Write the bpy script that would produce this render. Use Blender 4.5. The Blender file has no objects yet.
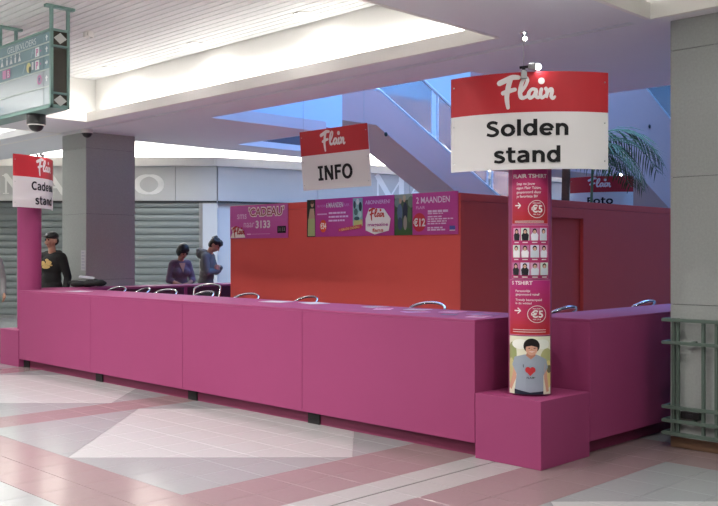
import bpy, bmesh, math, random
from mathutils import Vector, Matrix
random.seed(7)
PI = math.pi
scene = bpy.context.scene
COL = scene.collection

# ---------------------------------------------------------------- camera, world, light, exposure
# The hall is laid out on two axes: u runs along the long counter (towards the far left), v runs away to the right.
# World X = -u, world Y = v.  The camera stands at u = v = 0 and looks along the diagonal.
def W(u, v, z=0.0):
    return Vector((-u, v, z))

cam_d = bpy.data.cameras.new('camera')
cam_d.sensor_width = 36.0
cam_d.lens = 36.0 * 912.0 / 718.0
cam_d.shift_x = 1.5 / 718.0
cam_d.shift_y = 0.0
cam_d.clip_end = 200
cam = bpy.data.objects.new('camera', cam_d)
COL.objects.link(cam)
cam.location = (0, 0, 1.5)
cam.rotation_euler = (PI / 2, 0, PI / 4)
scene.camera = cam

world = bpy.data.worlds.new('world')
scene.world = world
world.use_nodes = True
bg = world.node_tree.nodes['Background']
bg.inputs[0].default_value = (0.30, 0.50, 1.0, 1)
bg.inputs[1].default_value = 0.6

scene.view_settings.view_transform = 'Standard'
scene.view_settings.look = 'None'
scene.view_settings.gamma = 1.0
scene.view_settings.use_curve_mapping = False
scene.view_settings.exposure = 0.46

def area_light(name, loc, size, power, color, direction, size_y=None, parent=None, spread=PI, disk=False):
    l = bpy.data.lights.new(name, 'AREA')
    l.energy = power
    l.color = color
    l.size = size
    if disk:
        l.shape = 'DISK'
    elif size_y is not None:
        l.shape = 'RECTANGLE'
        l.size_y = size_y
    l.spread = spread
    o = bpy.data.objects.new(name, l)
    COL.objects.link(o)
    o.location = loc
    o.rotation_euler = Vector(direction).to_track_quat('-Z', 'Y').to_euler()
    if parent is not None:
        o.parent = parent
    return o

WARM = (1.0, 0.99, 0.965)
# daylight coming down through the roof light over the escalator void
area_light('skylight', W(8.2, 14.0, 9.7), 9.0, 1600, (0.20, 0.46, 1.0), (0, 0, -1), 10.0)
COVE_P = 7.0      # watts per metre of cove lamp
DOWN_P = 38.0      # watts per downlight

# ---------------------------------------------------------------- materials
MATS = {}
def principled(name, color, rough=0.5, metal=0.0, var=0.0, scale=8.0, bump=0.0, bscale=200.0, spec=0.5, coat=0.0, alpha=1.0, trans=0.0, emit=None, estr=0.0, stretch=None):
    if name in MATS:
        return MATS[name]
    m = bpy.data.materials.new(name)
    m.use_nodes = True
    nt = m.node_tree
    b = nt.nodes['Principled BSDF']
    c = tuple(color) + (1.0,)
    b.inputs['Base Color'].default_value = c
    b.inputs['Roughness'].default_value = rough
    b.inputs['Metallic'].default_value = metal
    b.inputs['Specular IOR Level'].default_value = spec
    b.inputs['Coat Weight'].default_value = coat
    b.inputs['Transmission Weight'].default_value = trans
    if emit is not None:
        b.inputs['Emission Color'].default_value = tuple(emit) + (1,)
        b.inputs['Emission Strength'].default_value = estr
    tc = nt.nodes.new('ShaderNodeTexCoord')
    mp = nt.nodes.new('ShaderNodeMapping')
    if stretch:
        mp.inputs['Scale'].default_value = stretch
    nt.links.new(tc.outputs['Object'], mp.inputs['Vector'])
    if var > 0:
        n = nt.nodes.new('ShaderNodeTexNoise')
        n.inputs['Scale'].default_value = scale
        n.inputs['Detail'].default_value = 6.0
        n.inputs['Roughness'].default_value = 0.65
        nt.links.new(mp.outputs['Vector'], n.inputs['Vector'])
        mx = nt.nodes.new('ShaderNodeMix')
        mx.data_type = 'RGBA'
        mx.inputs['A'].default_value = tuple(max(0, x * (1 - var)) for x in color) + (1,)
        mx.inputs['B'].default_value = tuple(min(1, x * (1 + var)) for x in color) + (1,)
        nt.links.new(n.outputs['Fac'], mx.inputs['Factor'])
        nt.links.new(mx.outputs['Result'], b.inputs['Base Color'])
    if bump > 0:
        n2 = nt.nodes.new('ShaderNodeTexNoise')
        n2.inputs['Scale'].default_value = bscale
        nt.links.new(mp.outputs['Vector'], n2.inputs['Vector'])
        bp = nt.nodes.new('ShaderNodeBump')
        bp.inputs['Strength'].default_value = bump
        bp.inputs['Distance'].default_value = 0.01
        nt.links.new(n2.outputs['Fac'], bp.inputs['Height'])
        nt.links.new(bp.outputs['Normal'], b.inputs['Normal'])
    MATS[name] = m
    return m

def srgb(r, g, b):
    f = lambda c: (c / 12.92 if c <= 0.04045 else ((c + 0.055) / 1.055) ** 2.4)
    return (f(r / 255), f(g / 255), f(b / 255))

P = principled
M_pink = P('pink_panel', (0.305, 0.047, 0.142), 0.55, var=0.04, scale=3, bump=0.02, bscale=90, spec=0.3)
M_kick = P('kick_panel', (0.19, 0.02, 0.07), 0.6, var=0.05, scale=4)  # darkened so the colour carries the shading under the counters
M_inner_shade = P('inner_panel', (0.05, 0.006, 0.02), 0.5, var=0.1)  # darkness of the unlit counter inside, put into the colour
M_foot = P('black_foot', (0.006, 0.006, 0.006), 0.6)
M_red = P('red_panel', (0.74, 0.10, 0.085), 0.6, var=0.05, scale=2, bump=0.03, bscale=120, spec=0.25)
M_white = P('white_paint', (0.80, 0.78, 0.74), 0.7, var=0.02, scale=3)
M_cream = P('cream_paint', (0.90, 0.87, 0.82), 0.7, var=0.02, scale=3)
M_soffit = P('soffit_paint', (0.82, 0.82, 0.84), 0.55, var=0.03, scale=2)
M_slat = P('slat_metal', (0.80, 0.81, 0.80), 0.5, var=0.03, scale=5)
M_slatgap = P('slat_gap', (0.12, 0.12, 0.12), 0.8, var=0.05)
M_upper = P('upper_wall', (0.74, 0.76, 0.80), 0.8, var=0.02, scale=1)
M_escal = P('escalator_panel', (0.62, 0.38, 0.36), 0.5, var=0.03, scale=2)
M_frame_b = P('balustrade_frame', (0.78, 0.80, 0.84), 0.4, metal=0.2, var=0.03)
M_glass = P('blue_glass', (0.75, 0.88, 1.0), 0.06, var=0.02, trans=0.9)
M_granite = P('grey_granite', (0.355, 0.375, 0.355), 0.30, var=0.22, scale=55, bump=0.02, spec=0.5)
M_joint = P('dark_joint', (0.05, 0.05, 0.05), 0.9, var=0.05)
M_wood = P('wood_plinth', (0.16, 0.085, 0.045), 0.5, var=0.3, scale=6, stretch=(1, 1, 8))
M_green = P('green_steel', (0.105, 0.15, 0.122), 0.45, metal=0.2, var=0.06)
M_black = P('black_plastic', (0.012, 0.012, 0.012), 0.4, var=0.05)
M_chrome = P('chrome', (0.75, 0.75, 0.75), 0.15, metal=1.0, var=0.03)
M_seat = P('dark_seat', (0.02, 0.02, 0.025), 0.5, var=0.1)
M_steel = P('brushed_steel', (0.45, 0.45, 0.45), 0.35, metal=0.9, var=0.05)
M_shop = P('shop_fascia', (0.60, 0.60, 0.58), 0.25, var=0.05, scale=1.2, coat=0.2)
M_shopwall = P('shop_pilaster', (0.64, 0.66, 0.67), 0.5, var=0.03)
M_shutter = P('shutter_metal', (0.25, 0.28, 0.272), 0.4, metal=0.35, var=0.05, scale=3)
M_letter = P('shop_letter', (0.75, 0.76, 0.74), 0.4, var=0.02)
M_signback = P('sign_board', (0.78, 0.75, 0.74), 0.45, var=0.01)
M_leaf = P('palm_leaf', (0.06, 0.075, 0.006), 0.65, var=0.35, scale=9)
M_stem = P('palm_stem', (0.13, 0.20, 0.08), 0.5, var=0.2)
M_trunk = P('palm_trunk', (0.15, 0.09, 0.05), 0.9, var=0.4, scale=14)
M_pot = P('planter', (0.35, 0.34, 0.33), 0.6, var=0.1)
M_teal = P('teal_steel', srgb(116, 150, 142), 0.45, var=0.04)
M_tealface = P('teal_board', srgb(108, 142, 152), 0.3, var=0.04)
M_silverface = P('silver_board', srgb(176, 188, 194), 0.25, var=0.04)
M_smoke = P('smoked_panel', (0.025, 0.022, 0.012), 0.2, var=0.1)
M_paper = P('white_paper', (0.55, 0.55, 0.57), 0.8, var=0.02)
M_lamp = P('lamp_diffuser', (0.9, 0.9, 0.9), 0.5, emit=(1.0, 0.96, 0.90), estr=9.0)
M_bulb = P('spot_bulb', (0.9, 0.9, 0.9), 0.5, emit=(0.95, 0.98, 1.0), estr=40.0)
M_grout = P('grout', (0.36, 0.32, 0.31), 0.8, var=0.1)
def tile_mat(name, color):
    return P(name, color, 0.20, var=0.07, scale=30, spec=0.5)
M_twhite = tile_mat('tile_white', (0.43, 0.435, 0.425))
M_tgrey = tile_mat('tile_grey', (0.28, 0.29, 0.29))
M_tlight = tile_mat('tile_pale_grey', (0.37, 0.367, 0.355))
M_trose = tile_mat('tile_rose', (0.26, 0.188, 0.188))
M_skin = P('skin', (0.50, 0.27, 0.18), 0.5, var=0.06, scale=12)
M_hairb = P('black_hair', (0.008, 0.006, 0.005), 0.45, var=0.3, scale=60)
M_hairbr = P('brown_hair', (0.022, 0.014, 0.009), 0.45, var=0.3, scale=60)
M_eye = P('eye_dark', (0.01, 0.008, 0.006), 0.2)
M_lip = P('lip', (0.34, 0.10, 0.09), 0.5)
M_hoodb = P('black_hoodie', (0.012, 0.013, 0.012), 0.85, var=0.2, scale=25)
M_hoodg = P('grey_hoodie', (0.15, 0.145, 0.14), 0.9, var=0.15, scale=25)
M_purple = P('purple_top', (0.165, 0.115, 0.165), 0.8, var=0.15, scale=20)
M_jeans = P('dark_jeans', (0.03, 0.035, 0.05), 0.9, var=0.2, scale=25)
M_yellow = P('yellow_print', (0.55, 0.42, 0.16), 0.8, var=0.1)
M_shoe = P('dark_shoe', (0.02, 0.02, 0.02), 0.6, var=0.1)
M_gsweat = P('grey_sweater', (0.30, 0.30, 0.30), 0.9, var=0.15, scale=30)

M_print = bpy.data.materials.new('printed_ink')
M_print.use_nodes = True
_b = M_print.node_tree.nodes['Principled BSDF']
_b.inputs['Roughness'].default_value = 0.45
_b.inputs['Specular IOR Level'].default_value = 0.35
_a = M_print.node_tree.nodes.new('ShaderNodeVertexColor')
_a.layer_name = 'Col'
M_print.node_tree.links.new(_a.outputs['Color'], _b.inputs['Base Color'])

# ---------------------------------------------------------------- mesh helpers
class MB:
    """collects shapes, then becomes one mesh"""
    def __init__(s):
        s.v = []
        s.f = []
    def add(s, vs, fs):
        k = len(s.v)
        s.v += [Vector(p) for p in vs]
        s.f += [tuple(i + k for i in f) for f in fs]
        return s
    def box(s, a, b, bev=0.0):
        x0, x1 = sorted((a[0], b[0])); y0, y1 = sorted((a[1], b[1])); z0, z1 = sorted((a[2], b[2]))
        bm = bmesh.new()
        bmesh.ops.create_cube(bm, size=1.0)
        for w in bm.verts:
            w.co = Vector(((x0 + x1) / 2 + w.co.x * (x1 - x0), (y0 + y1) / 2 + w.co.y * (y1 - y0), (z0 + z1) / 2 + w.co.z * (z1 - z0)))
        if bev > 0:
            bmesh.ops.bevel(bm, geom=list(bm.edges), offset=bev, segments=2, profile=0.6, affect='EDGES')
        bm.verts.index_update()
        s.add([w.co.copy() for w in bm.verts], [[w.index for w in f.verts] for f in bm.faces])
        bm.free()
        return s
    def prism(s, poly, z0, z1):
        """poly: (x, y) list, counter-clockwise"""
        n = len(poly)
        ar = sum(poly[i][0] * poly[(i + 1) % n][1] - poly[(i + 1) % n][0] * poly[i][1] for i in range(n))
        if ar < 0:
            poly = poly[::-1]
        vs = [(p[0], p[1], z0) for p in poly] + [(p[0], p[1], z1) for p in poly]
        fs = [tuple(range(n - 1, -1, -1)), tuple(range(n, 2 * n))]
        fs += [(i, (i + 1) % n, n + (i + 1) % n, n + i) for i in range(n)]
        return s.add(vs, fs)
    def extrude(s, poly, vec):
        """poly: 3D points of a planar outline"""
        n = len(poly)
        vs = [Vector(p) for p in poly] + [Vector(p) + Vector(vec) for p in poly]
        fs = [tuple(range(n - 1, -1, -1)), tuple(range(n, 2 * n))]
        fs += [(i, (i + 1) % n, n + (i + 1) % n, n + i) for i in range(n)]
        return s.add(vs, fs)
    def tube(s, path, r, n=8, cap=True, closed=False):
        path = [Vector(p) for p in path]
        rs = r if isinstance(r, (list, tuple)) else [r] * len(path)
        k = len(s.v)
        m = len(path)
        up = None
        for i, p in enumerate(path):
            if closed:
                t = path[(i + 1) % m] - path[i - 1]
            else:
                t = path[min(i + 1, m - 1)] - path[max(i - 1, 0)]
            t.normalize()
            if up is None:
                up = Vector((0, 0, 1)) if abs(t.z) < 0.9 else Vector((1, 0, 0))
            a = t.cross(up).normalized()
            b = a.cross(t).normalized()
            up = b
            for j in range(n):
                an = 2 * PI * j / n
                s.v.append(p + (a * math.cos(an) + b * math.sin(an)) * rs[i])
        for i in range(m if closed else m - 1):
            i2 = (i + 1) % m
            for j in range(n):
                j2 = (j + 1) % n
                s.f.append((k + i * n + j, k + i * n + j2, k + i2 * n + j2, k + i2 * n + j))
        if cap and not closed:
            s.f.append(tuple(k + j for j in range(n - 1, -1, -1)))
            s.f.append(tuple(k + (m - 1) * n + j for j in range(n)))
        return s
    def lathe(s, prof, c=(0, 0, 0), n=24):
        """prof: (r, z) list; closed with end caps"""
        k = len(s.v)
        m = len(prof)
        for r, z in prof:
            for j in range(n):
                a = 2 * PI * j / n
                s.v.append(Vector((c[0] + r * math.cos(a), c[1] + r * math.sin(a), c[2] + z)))
        for i in range(m - 1):
            for j in range(n):
                j2 = (j + 1) % n
                s.f.append((k + i * n + j, k + i * n + j2, k + (i + 1) * n + j2, k + (i + 1) * n + j))
        s.f.append(tuple(k + j for j in range(n - 1, -1, -1)))
        s.f.append(tuple(k + (m - 1) * n + j for j in range(n)))
        return s
    def sphere(s, c, r, n=12, mseg=8, rot=None):
        if not isinstance(r, (tuple, list)):
            r = (r, r, r)
        k = len(s.v)
        R = rot or Matrix.Identity(3)
        c = Vector(c)
        for i in range(1, mseg):
            ph = PI * i / mseg
            for j in range(n):
                a = 2 * PI * j / n
                s.v.append(c + R @ Vector((r[0] * math.sin(ph) * math.cos(a), r[1] * math.sin(ph) * math.sin(a), r[2] * math.cos(ph))))
        t = len(s.v)
        s.v.append(c + R @ Vector((0, 0, r[2])))
        s.v.append(c + R @ Vector((0, 0, -r[2])))
        for i in range(mseg - 2):
            for j in range(n):
                j2 = (j + 1) % n
                s.f.append((k + i * n + j, k + (i + 1) * n + j, k + (i + 1) * n + j2, k + i * n + j2))
        for j in range(n):
            j2 = (j + 1) % n
            s.f.append((t, k + j, k + j2))
            s.f.append((t + 1, k + (mseg - 2) * n + j2, k + (mseg - 2) * n + j))
        return s
    def capsule(s, p0, p1, r0, r1, n=12):
        p0, p1 = Vector(p0), Vector(p1)
        d = (p1 - p0)
        L = d.length
        d.normalize()
        path, rs = [], []
        for i in range(0, 5):
            a = PI / 2 * (1 - i / 4)
            path.append(p0 - d * (r0 * math.sin(a))); rs.append(max(1e-4, r0 * math.cos(a)))
        for i in range(0, 5):
            a = PI / 2 * i / 4
            path.append(p1 + d * (r1 * math.sin(a))); rs.append(max(1e-4, r1 * math.cos(a)))
        return s.tube(path, rs, n)

def mesh_of(name, mb, mat, offset=None):
    me = bpy.data.meshes.new(name)
    off = Vector(offset) if offset is not None else Vector((0, 0, 0))
    me.from_pydata([tuple(p - off) for p in mb.v], [], mb.f)
    me.update()
    if mat is not None:
        me.materials.append(mat)
    return me

def obj(name, mb, mat, parent=None, smooth=False, rel=False):
    """rel=True: vertices are in world coordinates and the parent is an unrotated Empty"""
    off = parent.location if (rel and parent is not None) else None
    me = mesh_of(name, mb, mat, off)
    if smooth:
        for p in me.polygons:
            p.use_smooth = True
    o = bpy.data.objects.new(name, me)
    COL.objects.link(o)
    if parent is not None:
        o.parent = parent
    return o

def smooth_by_angle(o, ang=0.6):
    me = o.data
    for p in me.polygons:
        p.use_smooth = True
    try:
        me.set_sharp_from_angle(angle=ang)
    except Exception:
        pass

def tag(o, label=None, cat=None, group=None, kind=None):
    if label: o['label'] = label
    if cat: o['category'] = cat
    if group: o['group'] = group
    if kind: o['kind'] = kind
    return o

def thing(name, label, cat, loc=(0, 0, 0), rotz=0.0, group=None, kind=None):
    o = bpy.data.objects.new(name, None)
    o.empty_display_size = 0.1
    COL.objects.link(o)
    o.location = loc
    o.rotation_euler = (0, 0, rotz)
    return tag(o, label, cat, group, kind)

def copy_tree(o, parent=None):
    c = o.copy()
    COL.objects.link(c)
    c.parent = parent
    for ch in list(o.children):
        copy_tree(ch, c)
    return c

def ubox(mb, u0, u1, v0, v1, z0, z1, bev=0.0):
    return mb.box(W(u0, v0, z0), W(u1, v1, z1), bev)

# ---------------------------------------------------------------- flat print (lettering, posters)
TXT = {}
def text2d(s, bold=0.0):
    """2D outline mesh of a line of lettering, cap height = 1, left/baseline at 0; returns verts, faces, width"""
    key = (s, bold)
    if key in TXT:
        return TXT[key]
    cu = bpy.data.curves.new('lettering', 'FONT')
    cu.body = s
    cu.size = 1.0
    cu.offset = bold
    cu.resolution_u = 3
    cu.fill_mode = 'FRONT'
    o = bpy.data.objects.new('lettering', cu)
    COL.objects.link(o)
    bpy.context.view_layer.update()
    dg = bpy.context.evaluated_depsgraph_get()
    me = o.evaluated_get(dg).to_mesh()
    vs = [(p.co.x, p.co.y) for p in me.vertices]
    fs = [tuple(p.vertices) for p in me.polygons]
    o.evaluated_get(dg).to_mesh_clear()
    bpy.data.objects.remove(o)
    bpy.data.curves.remove(cu)
    CAP = 0.729
    xs = [p[0] for p in vs] or [0]
    x0, x1 = min(xs), max(xs)
    vs = [((x - x0) / CAP, y / CAP) for x, y in vs]
    TXT[key] = (vs, fs, (x1 - x0) / CAP)
    return TXT[key]

def catmull(pts, k=6):
    out = []
    n = len(pts)
    for i in range(n - 1):
        p0, p1, p2, p3 = pts[max(i - 1, 0)], pts[i], pts[i + 1], pts[min(i + 2, n - 1)]
        for j in range(k):
            t = j / k
            out.append(tuple(0.5 * ((2 * b) + (-a + c) * t + (2 * a - 5 * b + 4 * c - d) * t * t + (-a + 3 * b - 3 * c + d) * t ** 3)
                             for a, b, c, d in zip(p0, p1, p2, p3)))
    out.append(tuple(pts[-1]))
    return out

def arc(cx, cy, rx, ry, a0, a1, wv, wh, n=22):
    """centre line of an oval with a heavier upright and a lighter top and bottom"""
    out = []
    for i in range(n + 1):
        a = math.radians(a0 + (a1 - a0) * i / n)
        out.append((cx + rx * math.cos(a), cy + ry * math.sin(a), wh + (wv - wh) * abs(math.cos(a))))
    return out
_S = [(.60, .83, .15), (.42, .92, .155), (.22, .89, .17), (.135, .74, .19), (.24, .60, .19), (.46, .48, .19), (.60, .32, .19), (.53, .14, .17), (.32, .08, .155), (.06, .17, .15)]
GLYPH = {      # letter: (advance, strokes); cap height 1, x-height 0.76
    'S': (.76, [_S]),
    's': (.64, [[(x * .88, y * .76, w * .96) for x, y, w in _S]]),
    'l': (.36, [[(.16, 0, .2), (.16, 1.05, .2)]]),
    'o': (.75, [arc(.37, .38, .265, .305, 0, 360, .205, .15)]),
    'd': (.77, [arc(.335, .38, .235, .305, 20, 340, .2, .15), [(.585, 0, .2), (.585, 1.05, .2)]]),
    'e': (.72, [arc(.365, .38, .265, .305, 8, 318, .2, .15), [(.13, .37, .13), (.64, .37, .13)]]),
    'n': (.78, [[(.17, 0, .2), (.17, .76, .2)], [(.2, .52, .14), (.33, .66, .15), (.48, .64, .18), (.585, .50, .2), (.595, .3, .2), (.595, 0, .2)]]),
    't': (.54, [[(.22, .98, .2), (.22, .28, .2), (.26, .12, .18), (.36, .075, .15), (.50, .08, .15)], [(.02, .69, .14), (.50, .69, .14)]]),
    'a': (.73, [[(.10, .64, .15), (.28, .69, .15), (.46, .66, .17), (.555, .53, .2), (.56, .3, .2), (.56, 0, .2)], [(.56, .42, .13), (.34, .40, .14), (.155, .30, .18), (.15, .15, .18), (.28, .07, .15), (.44, .11, .14), (.56, .22, .13)]]),
    'u': (.78, [[(.17, .76, .2), (.17, .3, .2), (.22, .13, .18), (.34, .08, .15), (.48, .12, .14), (.59, .24, .13)], [(.595, .76, .2), (.595, 0, .2)]]),
    'C': (.80, [arc(.46, .5, .36, .425, 48, 312, .22, .16)]),
    'I': (.60, [[(.28, 0, .21), (.28, 1, .21)], [(.04, .925, .15), (.52, .925, .15)], [(.04, .075, .15), (.52, .075, .15)]]),
    'N': (.94, [[(.16, 0, .2), (.16, 1, .2)], [(.74, 0, .2), (.74, 1, .2)], [(.16, .98, .22), (.74, .02, .22)]]),
    'F': (.72, [[(.17, 0, .21), (.17, 1, .21)], [(.1, .92, .16), (.66, .92, .16)], [(.1, .53, .16), (.60, .53, .16)]]),
    'O': (.94, [arc(.46, .5, .355, .425, 0, 360, .22, .16, 30)]),
}
def heavy(p, s, x, y, cap, col, width):
    """a centred line of heavy sans lettering"""
    tot = sum(GLYPH[c][0] for c in s) - 0.1
    k = width / tot
    cx = x - width / 2 - 0.04 * k
    for c in s:
        adv, st = GLYPH[c]
        for q in st:
            p.stroke([(cx + a * k, y + b * cap, w * 1.08 * (k * 0.5 + cap * 0.5)) for a, b, w in q], 1, col, smooth=len(q) > 2 and len(q) < 20, caps=False)
        cx += adv * k

class Print:
    """flat ink: x to the right, y up, thin layers; map(x, y, h) puts it on a surface"""
    def __init__(s):
        s.v = []; s.f = []; s.c = []; s.layer = 0; s.lim = None
    def _add(s, vs, fs, col, h=None):
        k = len(s.v)
        if h is None:
            s.layer += 1
            h = s.layer * 0.00025
        if s.lim:
            a, b, c, d = s.lim
            vs = [(min(max(x, a), b), min(max(y, c), d)) for x, y in vs]
        s.v += [(x, y, h) for x, y in vs]
        for f in fs:
            s.f.append(tuple(i + k for i in f)); s.c.append(col)
    def poly(s, pts, col):
        n = len(pts)
        ar = sum(pts[i][0] * pts[(i + 1) % n][1] - pts[(i + 1) % n][0] * pts[i][1] for i in range(n))
        if ar < 0:
            pts = pts[::-1]
        s._add(pts, [tuple(range(n))], col)
    def rect(s, x0, y0, x1, y1, col, nx=1):
        vs, fs = [], []
        for i in range(nx + 1):
            x = x0 + (x1 - x0) * i / nx
            vs += [(x, y0), (x, y1)]
        for i in range(nx):
            fs.append((2 * i, 2 * i + 2, 2 * i + 3, 2 * i + 1))
        s._add(vs, fs, col)
    def vgrad(s, x0, y0, x1, y1, ca, cb, n=10, nx=1):
        s.layer += 1
        h = s.layer * 0.00025
        for i in range(n):
            t = (i + 0.5) / n
            ya, yb = y0 + (y1 - y0) * i / n, y0 + (y1 - y0) * (i + 1) / n
            c = tuple(a + (b - a) * t for a, b in zip(ca, cb))
            vs, fs = [], []
            for j in range(nx + 1):
                x = x0 + (x1 - x0) * j / nx
                vs += [(x, ya), (x, yb)]
            for j in range(nx):
                fs.append((2 * j, 2 * j + 2, 2 * j + 3, 2 * j + 1))
            s._add(vs, fs, c, h)
    def ell(s, x, y, rx, ry, col, n=20, a0=0.0):
        ca, sa = math.cos(a0), math.sin(a0)
        pts = []
        for i in range(n):
            t = 2 * PI * i / n
            px, py = rx * math.cos(t), ry * math.sin(t)
            pts.append((x + px * ca - py * sa, y + px * sa + py * ca))
        s._add(pts, [tuple(range(n))], col)
    def ring(s, x, y, r0, r1, col, n=28):
        vs, fs = [], []
        for i in range(n):
            t = 2 * PI * i / n
            vs += [(x + r0 * math.cos(t), y + r0 * math.sin(t)), (x + r1 * math.cos(t), y + r1 * math.sin(t))]
        for i in range(n):
            j = (i + 1) % n
            fs.append((2 * i, 2 * i + 1, 2 * j + 1, 2 * j))
        s._add(vs, fs, col)
    def text(s, t, x, y, cap, col, bold=0.0, align='l', width=None, skew=0.0, rot=0.0):
        vs, fs, w = text2d(t, bold)
        sx = cap if width is None else width / w
        ox = {'l': 0, 'c': -w * sx / 2, 'r': -w * sx}[align]
        cr, sr = math.cos(rot), math.sin(rot)
        out = []
        for a, b in vs:
            px, py = ox + a * sx + skew * b * cap, b * cap
            out.append((x + px * cr - py * sr, y + px * sr + py * cr))
        s._add(out, fs, col)
    def stroke(s, pts, w, col, smooth=True, caps=True):
        """pts: (x, y) or (x, y, width)"""
        pts = [(p[0], p[1], p[2] if len(p) > 2 else w) for p in pts]
        if smooth and len(pts) > 2:
            pts = catmull(pts, 5)
        s.layer += 1
        h = s.layer * 0.00025
        vs, fs = [], []
        n = len(pts)
        for i, (x, y, ww) in enumerate(pts):
            a, b = pts[max(i - 1, 0)], pts[min(i + 1, n - 1)]
            dx, dy = b[0] - a[0], b[1] - a[1]
            L = math.hypot(dx, dy) or 1
            nx, ny = -dy / L * ww / 2, dx / L * ww / 2
            vs += [(x + nx, y + ny), (x - nx, y - ny)]
        for i in range(n - 1):
            fs.append((2 * i, 2 * i + 1, 2 * i + 3, 2 * i + 2))
        s._add(vs, fs, col, h)
        for (x, y, ww) in ((pts[0], pts[-1]) if caps else ()):
            cs = [(x + ww / 2 * math.cos(2 * PI * j / 10), y + ww / 2 * math.sin(2 * PI * j / 10)) for j in range(10)]
            s._add(cs, [tuple(range(10))], col, h + 0.00003)
    def refine(s, L):
        """cut long faces so that the ink follows a tight curve"""
        bm = bmesh.new()
        lay = bm.faces.layers.int.new('c')
        vs = [bm.verts.new(p) for p in s.v]
        for f, k in zip(s.f, range(len(s.f))):
            try:
                bf = bm.faces.new([vs[i] for i in f])
            except ValueError:
                continue
            bf[lay] = k
        bmesh.ops.triangulate(bm, faces=list(bm.faces))
        for _ in range(4):
            es = [e for e in bm.edges if abs(e.verts[0].co.x - e.verts[1].co.x) > L]
            if not es: break
            bmesh.ops.subdivide_edges(bm, edges=es, cuts=1)
            bmesh.ops.triangulate(bm, faces=[f for f in bm.faces if len(f.verts) > 3])
        bm.verts.index_update()
        cols = s.c
        s.v = [tuple(v.co) for v in bm.verts]
        s.f = [tuple(v.index for v in f.verts) for f in bm.faces]
        s.c = [cols[f[lay]] for f in bm.faces]
        bm.free()
    def build(s, name, fmap, parent, mat=None):
        me = bpy.data.meshes.new(name)
        me.from_pydata([tuple(fmap(*p)) for p in s.v], [], s.f)
        me.update()
        ca = me.color_attributes.new('Col', 'FLOAT_COLOR', 'CORNER')
        flat = []
        for p in me.polygons:
            c = s.c[p.index]
            for _ in range(p.loop_total):
                flat += [c[0], c[1], c[2], 1.0]
        ca.data.foreach_set('color', flat)
        me.materials.append(mat or M_print)
        o = bpy.data.objects.new(name, me)
        COL.objects.link(o)
        o.parent = parent
        return o

WHITE = srgb(232, 226, 224)
INK = srgb(18, 16, 18)
SRED = srgb(188, 44, 52)
SMAG = srgb(192, 62, 146)
def flair(p, x, y, w, col=WHITE, outline=None):
    """the brush-script logo; x, y = left/bottom of its box, w = width (height is 0.6 w)"""
    k = w / 350.0
    T = lambda L: [((a - 170) * k + x, (268 - b) * k + y, c * k) for a, b, c in L]
    S = [
        [(184, 106, 34), (225, 90, 34), (262, 76, 32), (300, 78, 26)],
        [(252, 84, 30), (238, 130, 32), (229, 185, 30), (231, 225, 27), (236, 258, 22)],
        [(206, 168, 28), (240, 158, 28), (278, 150, 24)],
        [(306, 176, 20), (338, 136, 20), (354, 96, 20), (342, 82, 20), (322, 106, 24), (309, 160, 26), (316, 200, 26), (344, 198, 20), (364, 178, 18)],
        [(404, 156, 20), (380, 152, 20), (360, 178, 22), (368, 205, 22), (392, 190, 20), (406, 158, 22), (402, 192, 22), (418, 204, 20), (432, 188, 18)],
        [(436, 154, 22), (430, 186, 22), (440, 206, 20), (458, 192, 18)],
        [(462, 150, 22), (470, 172, 22), (462, 206, 22), (470, 178, 20), (490, 154, 22), (500, 164, 22), (494, 196, 22), (504, 210, 20), (516, 200, 16)],
    ]
    if outline is not None:
        for st in S:
            p.stroke([(a, b, c + 26 * k) for a, b, c in T(st)], 1, outline)
        p.ell((436 - 170) * k + x, (268 - 104) * k + y, 34 * k, 34 * k, outline)
    for st in S:
        p.stroke(T(st), 1, col)
    p.ell((436 - 170) * k + x, (268 - 104) * k + y, 20 * k, 20 * k, col)

# ---------------------------------------------------------------- the setting: floor
floor_mb = MB()
ubox(floor_mb, -10, 27, -10, 33, -0.06, -0.004)
floor = tag(obj('floor', floor_mb, M_grout), kind='structure')

def clip(poly, a, b, c):
    """keep a*u + b*v <= c"""
    out = []
    n = len(poly)
    for i in range(n):
        p, q = poly[i], poly[(i + 1) % n]
        dp, dq = a * p[0] + b * p[1] - c, a * q[0] + b * q[1] - c
        if dp <= 0:
            out.append(p)
        if (dp < 0 < dq) or (dq < 0 < dp):
            t = dp / (dp - dq)
            out.append((p[0] + (q[0] - p[0]) * t, p[1] + (q[1] - p[1]) * t))
    return out

def area2(p):
    return abs(sum(p[i][0] * p[(i + 1) % len(p)][1] - p[(i + 1) % len(p)][0] * p[i][1] for i in range(len(p)))) / 2

TILES = []      # (polygon in u, v; material)
def fill_rect(u0, u1, v0, v1, mat, nu, nv):
    for i in range(nu):
        for j in range(nv):
            a0, a1 = u0 + (u1 - u0) * i / nu, u0 + (u1 - u0) * (i + 1) / nu
            b0, b1 = v0 + (v1 - v0) * j / nv, v0 + (v1 - v0) * (j + 1) / nv
            TILES.append(([(a0, b0), (a1, b0), (a1, b1), (a0, b1)], mat))

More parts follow.
